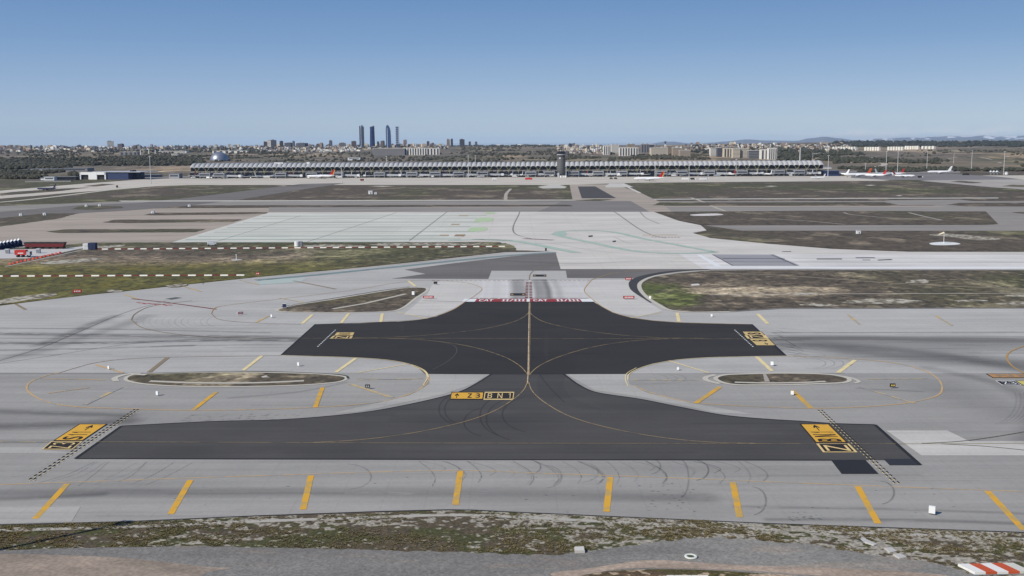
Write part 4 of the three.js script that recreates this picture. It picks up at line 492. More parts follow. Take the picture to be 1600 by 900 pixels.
{
  const t = thing('terminal_building', 'long terminal with a roof of repeated white waves behind the apron', 'terminal', [TL[0], 0, TL[1]], -Math.atan2(TR[1] - TL[1], TR[0] - TL[0]));
  // one wave of the roof: a scalloped eave that lifts back to the ridge and runs on behind
  const NU = 12, NW = 12, pos = [], idx = [];
  const hgt = (u, v) => { const rise = Math.sin(Math.min(1, v / 0.42) * Math.PI / 2); return 17.9 + 5.8 * rise + (2.1 + 1.3 * rise) * Math.pow(Math.sin(Math.PI * u), 0.55) - 2.5 * Math.max(0, v - 0.55); };
  for (const off of [0, -0.7]) for (let j = 0; j <= NW; j++) for (let i = 0; i <= NU; i++) { const u = i / NU, v = Math.pow(j / NW, 1.5); pos.push((u - 0.0) * VW + 1.6 * (1 - v) * Math.sin(Math.PI * u) * -0.25, hgt(u, v) + off, 4.2 - v * 44); }
  const L = (NU + 1) * (NW + 1), q = (a, b, c, d) => idx.push(a, b, c, a, c, d);
  for (let j = 0; j < NW; j++) for (let i = 0; i < NU; i++) { const a = j * (NU + 1) + i; q(a, a + 1, a + NU + 2, a + NU + 1); q(L + a, L + a + NU + 1, L + a + NU + 2, L + a + 1); }
  for (let i = 0; i < NU; i++) { q(i, L + i, L + i + 1, i + 1); }
  const vault = new THREE.BufferGeometry(); vault.setAttribute('position', new THREE.Float32BufferAttribute(pos, 3)); vault.setIndex(idx); vault.computeVertexNormals();
  const panel = box(VW - 2.2, 2.7, 0.8, VW / 2, 9.6, 1.0), strut = merge([bar([VW / 2, 6, 6.5], [VW / 2, 11.5, 6.0], 0.42), bar([VW / 2, 11.5, 6.0], [VW / 2 + 5.4, 17.6, 2.8], 0.4), bar([VW / 2, 11.5, 6.0], [VW / 2 - 3.2, 17.4, 2.8], 0.3)]);
  const mullion = box(0.35, 8, 0.3, 0, 0.3, 3.2);
  for (let i = 0; i < NV; i++) {
    part('roof_vault', vault, M.roof, t).position.x = i * VW; part('facade_panel', panel, M.band, t).position.x = i * VW;
    if (i % 2) { part('roof_strut', strut, M.strut, t).position.x = i * VW; part('mullion', mullion, M.grey, t).position.x = i * VW; }
  }
  part('upper_glazing', box(TLEN - 2, 6.2, 34, TLEN / 2, 12.4, -17.4), M.glass, t); part('floor_slab', box(TLEN, 0.6, 40, TLEN / 2, 8.5, -16.6), M.dark, t); part('lower_glazing', box(TLEN, 8.4, 38, TLEN / 2, 0.05, -16), M.glass, t);
  part('roof_light', box(17, 2.6, 3, 164, 25.2, -12), M.white, t); part('roof_light', box(5.5, 3, 5, 150 + 70, 25.2, -12), M.white, t);
}
// gate buildings with boarding bridges
const gateXs = [[318, 277], [341, 277], [437, 276.6], [485, 276.6], [527, 276.4], [592, 276.2], [643, 276], [679, 275.8], [716, 275.6], [753, 275.4], [829, 275.2], [858, 275], [896, 274.8], [935, 274.6], [972, 274.4], [1034, 274.2], [1066, 274], [1109, 273.8], [1160, 273.6], [1218, 273.2], [1250, 273]];
{
  const g = thing('boarding_bridge', '', 'bridge', [0, 0, 0], 0, 'boarding bridges along the terminal front');
  part('gate_house', merge([box(20, 6.4, 9, 0, 4.2, 0)]), plain(150, 152, 156), g); const w = part('window_band', box(17, 1.9, 0.3, 0, 6.6, 4.65), M.glass, g); part('window_band', box(0.3, 1.9, 7, -10.15, 6.6, 0), M.glass, g);
  for (const [x, z] of [[-9, 3], [9, 3], [-9, -3], [9, -3]]) part('column', cyl(0.5, 0.5, 4.3, x, 0, z, 8), M.steel, g);
  const b = new THREE.BoxGeometry(26, 3, 3.2); b.rotateZ(-0.03); b.translate(22.5, 5.4, 0); part('tunnel', b, M.lightGrey, g); part('rotunda', cyl(2.6, 2.6, 4, 10.5, 3.6, 0, 14), M.grey, g); part('cab', box(4.4, 4, 4.6, 37, 3.2, 0), M.white, g); part('bridge_leg', merge([bar([30, 0, -1.6], [30, 4, -1.2], 0.35), bar([30, 0, 1.6], [30, 4, 1.2], 0.35), box(2.4, 0.8, 4.4, 30, 0, 0)]), M.steel, g); part('stair', (() => { const s = new THREE.BoxGeometry(8.5, 0.5, 1.4); s.rotateZ(0.55); s.translate(-2, 2.3, 5.6); return s; })(), M.grey, g);
  gateXs.forEach(([px, py], i) => { const p = onDepth(px, 1866), o = i ? copy(g, [p.x, 0, p.z], rr(-0.12, 0.12)) : g; if (!i) { o.position.copy(p).setY(0); } });
  const names = ['leftmost boarding bridge, at the left end of the terminal', 'second boarding bridge from the left end of the terminal', 'boarding bridge left of the white jet with red tail', 'boarding bridge behind the white jet with red tail', 'boarding bridge just right of the red tailed jet on the left'];
  scene.children.filter((o) => o.name.startsWith('boarding_bridge')).forEach((o, i) => { o.userData.label = i < 5 ? names[i] : i === 11 ? 'boarding bridge just left of the dark control tower' : i === 12 ? 'boarding bridge just right of the dark control tower' : i === gateXs.length - 1 ? 'rightmost boarding bridge, at the right end of the terminal' : i < 11 ? 'pale grey boarding bridge on the terminal front left of the tower' : 'pale grey boarding bridge on the terminal front right of the tower'; });
}
// control tower
{
  const p = onDepth(877, 1858), t = thing('control_tower', 'dark grey cylindrical control tower standing in front of the terminal', 'control tower', [p.x, 0, p.z]);
  part('shaft', new THREE.LatheGeometry([[5.6, 0], [5.6, 6], [7.4, 11], [7.7, 18], [7.6, 26], [7.2, 34], [6.9, 37]].map((q) => new THREE.Vector2(...q)), 28), M.towerGrey, t);
  for (let i = 0; i < 8; i++) part('shaft_ring', new THREE.TorusGeometry(7.75 - Math.max(0, i - 3) * 0.12, 0.16, 6, 28).rotateX(Math.PI / 2).translate(0, 11 + i * 3.3, 0), M.grey, t);
  part('gallery', cyl(6.6, 7.4, 2.6, 0, 37, 0, 28), M.dark, t); part('gallery_band', cyl(7.8, 7.9, 1.6, 0, 39.6, 0, 28), M.lightGrey, t); part('cab_glazing', cyl(6.4, 7.4, 4.2, 0, 41.2, 0, 20), M.glass, t); part('roof', cyl(7.8, 7.0, 1.2, 0, 45.4, 0, 24), M.dark, t);
  for (const [x, z, h] of [[0, 0, 5], [2.5, 1, 3.4], [-2.6, -1, 3], [3.5, -2, 2.4]]) part('antenna', cyl(0.22, 0.12, h, x, 46.6, z, 6), M.steel, t); part('radar_dish', new THREE.SphereGeometry(0.9, 10, 8).translate(-1.2, 47.4, 1.4), M.white, t);
  for (let i = 0; i < 4; i++) part('entrance_block', cyl(2.1, 2.1, i === 0 ? 8 : 3.2, -5 + i * 4.2, 0, 8 + (i % 2), 10), i === 0 ? M.lightGrey : M.white, t); part('lamp', box(3, 2.4, 0.4, -2.6, 33, 6.8), M.white, t);
}
// light masts: tapered pole, ring of lamps
function mastProto(name, label) {
  const t = thing(name, label, 'light mast', [0, 0, 0], 0, 'tall light masts on the aprons'); part('pole', cyl(0.55, 0.32, 1, 0, 0, 0, 8), M.pole, t); return t;
}
const masts = [[236, 287, 246, 'slim tall light mast left of the terminal'], [451, 276, 252, 'light mast over the left part of the terminal'], [534, 285, 256, 'light mast right of the left red tailed jet'], [604.5, 276, 244, 'light mast below the four skyscrapers'], [732, 278, 243, 'taller of the two light masts left of the control tower'], [743, 276, 243, 'light mast beside its neighbour left of the control tower'], [884.5, 278, 259, 'light mast hugging the control tower'], [1023.5, 276, 257, 'light mast behind the right red tailed jet'], [1076.5, 283, 255, 'light mast right of the right red tailed jet'], [1150, 275, 249, 'light mast on the right part of the terminal'], [1249.5, 262, 232, 'thick white mast rising behind the terminal right end'], [1269.5, 262, 240, 'thinner mast rising behind the terminal right end'], [1293.5, 276, 244, 'light mast just past the terminal right end'], [1384, 273.5, 238.5, 'left one of the close pair of masts at the parked red and white jets'], [1402, 273, 239, 'right one of the close pair of masts at the parked red and white jets'], [1448, 266, 238, 'light mast standing right of the parked jets'], [1517.5, 267.5, 238, 'light mast at the far right stands'], [1568, 273, 240, 'rightmost light mast beside the white tank'], [1490, 255, 241, 'small mast on the right hill'], [1352, 268, 256, 'small mast beside the curved pale road']];
masts.forEach(([px, py, pt, label]) => {
  const g = py > 262.5 ? G(px, py) : null, p = g ? new THREE.Vector3(g[0], 0, g[1]) : Hh(px, py), h = (py - pt) * Math.hypot(p.x, p.z) / 1600, thick = label.startsWith('thick') ? 3.2 : 1;
  const t = thing('light_mast', label, 'light mast', [p.x, p.y, p.z], 0, 'tall light masts on the aprons');
  part('pole', cyl(0.62 * thick, 0.36 * thick, h, 0, 0, 0, 8), M.pole, t); part('base', cyl(1.1 * thick, 1.0 * thick, 1.2, 0, 0, 0, 8), M.concrete, t);
  if (thick === 1) { part('crown_ring', new THREE.TorusGeometry(1.5, 0.16, 5, 12).rotateX(Math.PI / 2).translate(0, h - 1, 0), M.steel, t); for (let i = 0; i < 4; i++) part('lamp_head', box(1.0, 0.7, 1.0, Math.cos(i * 1.571) * 1.5, h - 1.6, Math.sin(i * 1.571) * 1.5), M.lampHead, t); }
});
// ================================================================ aircraft
const airGeo = (() => {
  const fus = new THREE.LatheGeometry([[0, -23], [0.5, -22.6], [1.1, -20], [1.75, -15.5], [2.05, -11], [2.05, 14], [1.95, 17.5], [1.55, 20.2], [0.85, 22], [0, 22.8]].map((q) => new THREE.Vector2(...q)), 18); fus.rotateZ(-Math.PI / 2);
  { const P = fus.attributes.position; for (let i = 0; i < P.count; i++) { const x = P.getX(i); if (x < -11) P.setY(i, P.getY(i) + (x + 11) * (x + 11) * 0.009); } } fus.translate(0, 4.1, 0); fus.computeVertexNormals();
  const ext = (pts, d, bev = 0.12) => new THREE.ExtrudeGeometry(new THREE.Shape(pts.map((q) => new THREE.Vector2(...q))), { depth: d, bevelEnabled: true, bevelSize: bev, bevelThickness: bev, bevelSegments: 1 });
  const wing = ext([[5.5, 0], [-3.2, 0], [-4.4, 6.2], [-7.6, 19.5], [-5.9, 20], [0.6, 6.2]], 0.3); wing.rotateX(Math.PI / 2); { const P = wing.attributes.position; for (let i = 0; i < P.count; i++) P.setY(i, P.getY(i) + Math.abs(P.getZ(i)) * 0.085); } wing.translate(0, 3.2, 0); wing.computeVertexNormals();
  const wingL = wing.clone().scale(1, 1, -1); { const id = []; const n = wingL.attributes.position.count; for (let i = 0; i < n; i += 3) id.push(i, i + 2, i + 1); wingL.setIndex(id); wingL.computeVertexNormals(); }
  const fin = ext([[-14.5, 0], [-20.4, 0.4], [-23.6, 8.2], [-20.9, 8.2], [-16.6, 2.2]], 0.3); fin.translate(0, 6.0, -0.15); const finTip = ext([[-20.6, 0.4], [-21.5, 0.4], [-24.3, 8.2], [-23.4, 8.2]], 0.26); finTip.translate(0, 6.0, -0.13);
  const stab = ext([[-17.5, 0], [-21.5, 0], [-23, 7], [-21.6, 7]], 0.2, 0.08); stab.rotateX(Math.PI / 2); stab.translate(0, 5.5, 0); const stabL = stab.clone().scale(1, 1, -1); { const id = [], n = stabL.attributes.position.count; for (let i = 0; i < n; i += 3) id.push(i, i + 2, i + 1); stabL.setIndex(id); stabL.computeVertexNormals(); }
  const eng = new THREE.LatheGeometry([[0.75, -2.4], [1.05, -1.2], [1.2, 0.6], [1.15, 1.9], [0.95, 2.2], [0.8, 1.4], [0, 1.2]].map((q) => new THREE.Vector2(...q)), 14); eng.rotateZ(-Math.PI / 2); eng.translate(3.4, 2.2, 6.3); const engL = eng.clone().translate(0, 0, -12.6);
  const gear = merge([cyl(0.14, 0.14, 2.6, 16.5, 0.4, 0, 6), cyl(0.2, 0.2, 2.8, -1.5, 0.4, 3, 6), cyl(0.2, 0.2, 2.8, -1.5, 0.4, -3, 6)]); const wheel = (x, z) => new THREE.CylinderGeometry(0.5, 0.5, 0.9, 12).rotateX(Math.PI / 2).translate(x, 0.5, z);
  const cock = box(1.4, 0.5, 2.2, 20.3, 4.7, 0);
  return { fus, wing, wingL, fin, finTip, stab, stabL, eng, engL, gear, wheels: [wheel(16.5, 0), wheel(-1.5, 3), wheel(-1.5, -3)], cock };
})();
function jet(px, py, yaw, scale, body, tail, label, group, rear) {
  const g = G(px, py), t = thing('airliner', label, 'aircraft', [g[0], 0.07, g[1]], yaw, group); t.scale.setScalar(scale);
  const f = part('fuselage', airGeo.fus, body, t); part('cockpit_window', airGeo.cock, M.glass, f); part('wing', airGeo.wing, body, t); part('wing', airGeo.wingL, body, t);
  const fn = part('tail_fin', airGeo.fin, tail, t); if (rear) part('rudder', airGeo.finTip, rear, fn); part('tailplane', airGeo.stab, body, t); part('tailplane', airGeo.stabL, body, t); part('engine', airGeo.eng, body === M.darkBlue ? M.darkBlue : M.lightGrey, t); part('engine', airGeo.engL, body === M.darkBlue ? M.darkBlue : M.lightGrey, t); part('landing_gear', airGeo.gear, M.steel, t); for (const w of airGeo.wheels) part('wheel', w, M.tyre, t);
  return t;
}
jet(501, 279, Math.PI, 1.08, M.fuselage, M.tailRed, 'white airliner with red tail taxiing before the left half of the terminal', 'airliners on the apron', M.tailYellow);
jet(1013.5, 283, Math.PI, 1.04, M.fuselage, M.tailRed, 'white airliner with red tail taxiing right of the dark asphalt strip', 'airliners on the apron', M.tailYellow);
jet(1278, 279.8, Math.PI + 0.25, 0.6, M.fuselage, M.fuselage, 'small all-white jet taxiing before the terminal right end', 'airliners on the apron');
jet(73, 297.6, Math.PI - 0.1, 0.62, M.darkBlue, M.darkBlue, 'small dark jet taxiing on the far left taxiway', 'airliners on the apron');
for (const [px, py, yaw, s, body, tail, l, rear] of [[1340, 276.5, Math.PI, 1.2, M.fuselage, M.orange, 'white airliner with orange tail first in the right-hand parked row'], [1366, 277, 2.6, 1.0, M.fuselage, M.redPaint, 'white airliner with red tail angled in the right-hand parked row'], [1380, 275, 0.5, 1.05, M.fuselage, M.fuselage, 'white airliner with white tail in the right-hand parked row'], [1396, 274.5, Math.PI + 0.1, 1.0, M.fuselage, M.redPaint, 'white and red airliner between the pair of masts'], [1412, 277.5, -0.3, 0.9, M.fuselage, M.maroon, 'white airliner with maroon tail at the end of the parked row'], [1312, 274.5, 2.4, 0.9, M.fuselage, M.fuselage, 'white airliner just past the right end of the terminal'], [1468, 271.8, Math.PI, 1.15, M.fuselage, M.fuselage, 'all-white airliner parked alone on the right-hand stands']]) jet(px, py, yaw, s * 0.88, body, tail, l, 'airliners parked on the right-hand stands', rear);
[[311, 278], [330, 278.2], [352, 278.2], [378, 278.4], [404, 278.4], [428, 278.2], [460, 277.6], [548, 277.4], [570, 277.4], [612, 277.2], [632, 277], [662, 277], [698, 276.8], [735, 276.6], [776, 276.4], [800, 276.4], [815, 276.2], [848, 276.2], [915, 276], [952, 275.8], [1000, 275.6], [1048, 275.4], [1096, 275.4], [1128, 275], [1142, 275], [1182, 274.8], [1200, 274.8], [1238, 274.4], [1266, 274.2]].forEach(([px, py], i) => {
  const tail = [M.tailRed, M.fuselage, M.fuselage, M.lightGrey, M.fuselage, M.darkBlue][i % 6], c = ['red', 'white', 'white', 'grey', 'white', 'blue'][i % 6], side = px < 877 ? 'left' : 'right';
  const t = jet(px, py, Math.PI / 2 + rr(-0.25, 0.25), i % 5 === 0 ? 0.95 : 0.8, M.fuselage, tail, `white airliner with ${c} tail nose-in at the terminal ${side} of tower`, 'airliners nose-in at the gates');
});

// ================================================================ service vehicles on the apron
const vehGeo = { van: [box(5.2, 1.5, 2.1, 0, 0.5, 0), box(3.6, 0.9, 1.9, -0.5, 2.0, 0)], truck: [box(6.4, 2.6, 2.4, -1.2, 0.9, 0), box(1.9, 1.9, 2.3, 3.2, 0.6, 0)], bus: [box(12, 2.5, 2.7, 0, 0.5, 0), box(11, 0.3, 2.4, 0, 3.0, 0)] };
function vehicle(kind, px, py, yaw, body, label) {
  const g = py > 262 ? G(px, py) : null, p = g ? [g[0], 0.06, g[1]] : Hh(px, py).toArray(), t = thing(kind === 'van' ? 'service_van' : kind === 'bus' ? 'apron_bus' : 'box_truck', label, kind === 'bus' ? 'bus' : kind, p, yaw, 'service vehicles on the airfield');
  part('body', vehGeo[kind][0], body, t); part(kind === 'truck' ? 'cab' : 'roof', vehGeo[kind][1], kind === 'truck' ? M.white : body, t); const L = kind === 'bus' ? 4 : 2;
  part('windscreen', box(0.12, kind === 'bus' ? 1.2 : 0.7, 1.7, kind === 'van' ? 1.36 : kind === 'bus' ? 6.02 : 4.2, kind === 'bus' ? 1.5 : kind === 'van' ? 2.05 : 1.6, 0), M.glass, t);
  for (const [x, z] of [[-L, 1], [L, 1], [-L, -1], [L, -1]]) part('wheel', new THREE.CylinderGeometry(0.5, 0.5, 0.4, 10).rotateX(Math.PI / 2).translate(x, 0.5, z), M.tyre, t); return t;
}
const vehSpots = [];
for (let i = 0; i < 44; i++) vehSpots.push([305 + i * 22 + rr(-8, 8), 278.6 - i * 0.1 + rr(-0.4, 0.8)]);
vehSpots.forEach(([x, y], i) => { const k = pick(['van', 'truck', 'van', 'bus']), c = pick(['white', 'white', 'grey', 'dark']); vehicle(k, x, y, rr(-0.4, 0.4) + (rnd() > 0.5 ? Math.PI : 0), { white: M.white, grey: M.lightGrey, dark: M.dark }[c], `${c} ${k === 'truck' ? 'box truck' : k === 'van' ? 'service van' : 'apron bus'} along the terminal foot ${x < 877 ? 'left' : 'right'} of the tower`); });
vehicle('truck', 567, 283, 0, M.maroon, 'dark red truck on the pale taxiway before the terminal'); vehicle('bus', 826, 281, 0, M.redPaint, 'red low vehicle on the pale taxiway left of the tower'); vehicle('truck', 773, 281.5, 0.1, M.white, 'white truck on the pale taxiway left of the red vehicle'); vehicle('van', 955, 280, 0, M.dark, 'left one of the two dark vans on the pale taxiway'); vehicle('van', 962, 280, 0, M.dark, 'right one of the two dark vans on the pale taxiway'); vehicle('bus', 1071, 281, 0, M.white, 'white bus on the pale taxiway right of the taxiing jet'); vehicle('truck', 1083, 281.2, 0, M.dark, 'dark truck on the pale taxiway right of the taxiing jet'); vehicle('bus', 1099, 281.4, 0.2, M.white, 'white bus at the end of the vehicle line right of the taxiing jet'); vehicle('truck', 1104, 280, 0, M.lightGrey, 'grey truck behind the vehicle line right of the taxiing jet');
vehicle('van', 331, 384, 0.3, M.white, 'white van parked at the far barrier row'); vehicle('truck', 183, 293.5, 2, M.dark, 'dark truck on the far left grass edge'); vehicle('truck', 1438, 278, 0, M.dark, 'dark truck on the right-hand stands'); vehicle('van', 1424, 277, 0, M.white, 'white van on the right-hand stands'); vehicle('bus', 1509, 273.8, 0, M.dark, 'dark bus at the far right stands');
for (const [x, l] of [[1549, 'left'], [1554, 'middle'], [1559, 'right']]) { const g = G(x, 272.6), t = thing('fuel_tank', `${l} one of the three white tanks by the rightmost mast`, 'tank', [g[0], 0.05, g[1]], 0.5, 'white tanks at the far right'); part('tank', new THREE.CapsuleGeometry(1.9, 5.5, 6, 14).rotateZ(1.15).translate(0, 4, 0), M.white, t); part('stand', merge([box(0.5, 2.6, 2, -1.4, 0, 0), box(0.5, 3.6, 2, 1.4, 0, 0)]), M.steel, t); }
{ const g = G(1568, 272.8), t = thing('storage_tank', 'single round white tank at the foot of the rightmost mast', 'tank', [g[0] + 3, 0.05, g[1] + 4]); part('tank', cyl(3.4, 3.4, 4.2, 0, 0, 0, 18), M.white, t); part('roof', new THREE.ConeGeometry(3.5, 1.2, 18).translate(0, 4.8, 0), M.lightGrey, t); }

// ================================================================ left-hand hangar and other airport buildings
function place(px, py) { if (py > 262.5) { const g = G(px, py); return new THREE.Vector3(g[0], 0, g[1]); } return Hh(px, py); }
const mpp = (p) => Math.hypot(p.x, p.z) / 1600;
{
  const p = place(166, 280.5), s = mpp(p), t = thing('hangar', 'white fronted hangar with long dark blue side wall at far left', 'hangar', [p.x, p.y, p.z], -0.25), W2 = 43 * s, hh = 10.5 * s;
  part('front_frame', merge([box(W2, hh * 0.35, 3, -W2 / 2, hh * 0.65, 0), box(2.2, hh, 3, -W2 + 1, 0, 0), box(14 * s, hh, 3.4, -W2 * 0.5, 0, 0), box(2.5, hh, 3, -1, 0, 0)]), M.white, t); part('door_opening', box(W2 - 3, hh * 0.66, 20, -W2 / 2, 0, -12), M.dark, t); part('side_wall', box(36 * s, hh * 1.02, 50, 18 * s, 0, -26), M.blueWall, t); part('roof', box(79 * s, 1.0, 56, -W2 / 2 + 39 * s, hh, -27), M.lightGrey, t); part('end_tower', box(4 * s, hh * 1.25, 12, 34 * s, 0, -20), M.darkBlue, t);
}
for (const [px, py, w, h, d, m, name, label, cat] of [[77, 282.5, 14, 5.5, 12, 'white', 'airport_shed', 'white shed at the far left beside the dark low building', 'shed'], [67, 281.5, 6, 2.8, 8, 'white', 'airport_shed', 'small bright white hut at the far left', 'shed'], [101, 281.8, 32, 5, 18, 'dark', 'airport_building', 'dark low building right of the white shed at far left', 'building'], [75, 284.2, 65, 1.4, 5, 'concrete', 'boundary_wall', 'long low pale wall in front of the white shed at far left', 'wall'], [117, 268, 36, 4.5, 40, 'grey', 'airport_building', 'long brownish flat-roofed building at far left', 'building'], [70, 267, 62, 2.2, 60, 'lightGrey', 'airport_building', 'pale thin-roofed hall at far left', 'building'], [235, 277, 26, 3.4, 18, 'glassBlue', 'airport_building', 'dark glassy low building between hangar and terminal', 'building'], [272, 278.6, 15, 6.5, 20, 'lightGrey', 'airport_building', 'pale block at the left end of the terminal', 'building'], [1302, 275, 17, 8, 24, 'blueWall', 'airport_building', 'blue grey block at the right end of the terminal', 'building'], [1291, 263.5, 16, 1.8, 20, 'white', 'airport_building', 'white flat canopy just past the terminal right end', 'building'], [613 - 60, 250.5, 19, 4, 18, 'white', 'airport_building', 'bright white low building just above the terminal roof', 'building']]) {
  const p = place(px, py), s = mpp(p), t = thing(name, label, cat, [p.x, p.y, p.z]); part('wall', box(w * s, h * s, d, 0, 0, -d / 2), M[m], t); part('roof', box(w * s + 1.4, 0.6, d + 1.4, 0, h * s, -d / 2), m === 'white' ? M.lightGrey : M.grey, t); if (w > 10 && h > 2.5) part('window_band', box(w * s * 0.8, h * s * 0.25, 0.3, 0, h * s * 0.45, 0.12), M.glass, t);
}
{ const p = place(343, 251.5), s = mpp(p), t = thing('dome', 'dark reflective dome behind the left end of the terminal', 'dome', [p.x, p.y, p.z]); part('shell', new THREE.SphereGeometry(13.5 * s, 36, 16, 0, Math.PI * 2, 0, Math.PI * 0.5), std({ color: lin(150, 154, 164), metalness: 0.6, roughness: 0.42 }), t); part('base_ring', cyl(13.7 * s, 13.7 * s, 1.6 * s, 0, -1.2 * s, 0, 36), M.glass, t); for (const x of [-4, 3]) part('entrance', box(1.6 * s, 1.6 * s, 2, x * s, 0, 13.4 * s), M.white, t); }

// ================================================================ works site and barriers at left
function barrierRow(a, b, n, len, firstWhite, rowText) {
  const A = G(...a), B = G(...b), ang = -Math.atan2(B[1] - A[1], B[0] - A[0]); const L = Math.hypot(B[0] - A[0], B[1] - A[1]) / n;
  const prof = new THREE.Shape([[-0.35, 0], [0.35, 0], [0.32, 0.18], [0.16, 0.26], [0.12, 0.6], [-0.12, 0.6], [-0.16, 0.26], [-0.32, 0.18]].map((q) => new THREE.Vector2(...q)));
  const geo = new THREE.ExtrudeGeometry(prof, { depth: L * len, bevelEnabled: false }); geo.rotateY(Math.PI / 2); geo.translate(-L * len / 2, 0, 0);
  for (let i = 0; i < n; i++) { const f = (i + 0.5) / n, wh = (i % 2 === 0) === firstWhite, o = top('barrier', geo, wh ? M.barrierWhite : M.barrierRed); o.position.set(A[0] + (B[0] - A[0]) * f, 0.15, A[1] + (B[1] - A[1]) * f); o.rotation.y = ang; tag(o, `${wh ? 'white' : 'dark red'} barrier block in the ${rowText}`, 'barrier', `barriers in the ${rowText}`); }
}
barrierRow([-33, 432.8], [382, 431.2], 33, 0.97, true, 'nearer barrier row on the left meadow');
barrierRow([139, 390.4], [789, 386], 65, 0.96, true, 'farther barrier row along the pale apron');
{ const yard = struct('works_yard', sheet([[-80, 400], [0, 390.5], [100, 388.5], [140, 384], [155, 384], [120, 390], [92, 396], [40, 404], [0, 404.5], [-80, 410]], 0.17), plain(196, 192, 186), 'pale concrete yard of the works site at the left edge', 'yard'); }
for (let i = 0; i < 8; i++) { const g = G(-8 + i * 5.6, 391.5 - i * 1.0), t = thing('storage_tent', 'white ridged tent with dark side in the row at left edge', 'tent', [g[0], 0.18, g[1]], 0.5, 'white roofed tents at the works site'); const s = new THREE.Shape([[-1.5, 0], [1.5, 0], [1.5, 2.4], [0, 3.9], [-1.5, 2.4]].map((q) => new THREE.Vector2(...q))); part('wall', new THREE.ExtrudeGeometry(s, { depth: 8, bevelEnabled: false }).translate(0, 0, -8), M.darkBlue, t); const r1 = new THREE.BoxGeometry(2.3, 0.12, 8.3); r1.rotateZ(0.785); r1.translate(-0.78, 3.25, -4); const r2 = new THREE.BoxGeometry(2.3, 0.12, 8.3); r2.rotateZ(-0.785); r2.translate(0.78, 3.25, -4); part('roof_slope', r1, M.white, t); part('roof_slope', r2, M.white, t); }
for (let i = 0; i < 5; i++) { const g = G(48 + i * 11.6, 389), t = thing('skip_trailer', 'dark red works trailer in the row behind the yard', 'trailer', [g[0], 0.18, g[1]], 0, 'row of dark red trailers'); part('hopper', (() => { const q = box(6.4, 2.0, 3, 0, 1.2, 0); const P = q.attributes.position; for (let k = 0; k < P.count; k++) if (P.getY(k) < 2) P.setX(k, P.getX(k) * 0.7); return q; })(), M.maroon, t); part('chassis', box(6.0, 0.4, 2.4, 0, 0.8, 0), M.dark, t); part('cover', box(6.6, 0.7, 3.1, 0, 3.2, 0), M.dark, t); for (const x of [-2, 2]) part('wheel', new THREE.CylinderGeometry(0.55, 0.55, 2.8, 10).rotateX(Math.PI / 2).translate(x, 0.55, 0), M.tyre, t); }
{ const g = G(36, 402), t = thing('works_truck', 'bright red works truck at the left edge yard', 'truck', [g[0], 0.18, g[1]], 0); part('body', box(6.2, 2.6, 2.8, -0.8, 1.3, 0), M.redPaint, t); part('cab', box(2, 2.2, 2.6, 3.5, 0.9, 0), M.lightGrey, t); part('windscreen', box(0.1, 0.9, 2.2, 4.55, 1.9, 0), M.glass, t); part('side_board', box(3, 0.5, 0.1, -0.5, 2.0, 1.45), M.white, t); for (const x of [-2.6, 0, 3.2]) part('wheel', new THREE.CylinderGeometry(0.6, 0.6, 2.6, 12).rotateX(Math.PI / 2).translate(x, 0.6, 0), M.tyre, t); }
for (const [px, py, l] of [[12, 396.5, 'left one of the two grey site cabinets'], [60, 396, 'right one of the two grey site cabinets']]) { const g = G(px, py), t = thing('site_cabinet', l, 'cabinet', [g[0], 0.18, g[1]]); part('body', box(2.2, 2.3, 1.8, 0, 0.1, 0), M.lightGrey, t); part('door', box(1.6, 1.8, 0.08, 0, 0.3, 0.94), M.grey, t); part('roof', box(2.4, 0.15, 2, 0, 2.4, 0), M.white, t); }
{ const g = G(141, 390.2), t = thing('site_container', 'blue and white stacked site containers at the end of the far barrier row', 'container', [g[0], 0.18, g[1]], 0); part('stacked_panels', merge([box(3, 0.7, 3, -2.2, 0.1, 0), box(3, 0.7, 3, -2.2, 1.0, 0), box(3, 0.7, 3, -2.2, 1.9, 0), box(3, 0.7, 3, -2.2, 2.8, 0)]), M.white, t); part('container', box(4.2, 3.9, 3.4, 1.6, 0.05, 0), M.darkBlue, t); part('door', box(1.2, 3, 0.1, 1.2, 0.3, 1.76), M.blueWall, t); }
for (let i = 0; i < 14; i++) { const f = i / 13, g = G(16 + 78 * f, 414 - 17.5 * f), o = top('site_barrier', merge([box(1.7, 0.25, 0.7, 0, 0, 0), box(1.6, 0.75, 0.35, 0, 0.25, 0)]), i % 2 ? M.redPaint : plain(206, 84, 62)); o.position.set(g[0], 0.18, g[1]); o.rotation.y = -0.6; tag(o, 'red barrier block in the slanting row beside the works truck', 'barrier', 'red barriers edging the works yard'); }
struct('kerb', ribbon([[8, 417], [50, 408], [95, 398.5], [140, 388]], 0.8, 0.16), plain(206, 202, 194), 'pale kerb along the slanting red barriers', 'kerb');
for (const [px, py, l] of [[466, 385.5, 'white tank-like box at the far barrier row']]) { const g = G(px, py), t = thing('water_tank', l, 'tank', [g[0], 0.1, g[1]]); part('tank', cyl(1.7, 1.7, 3, -0.6, 0.2, 0, 14), M.white, t); part('frame', merge([box(0.2, 3.2, 0.2, -2.2, 0, 0), box(0.2, 3.2, 0.2, 1.2, 0, 0), box(1.2, 3.1, 2.4, 1.9, 0, 0)]), M.grey, t); }

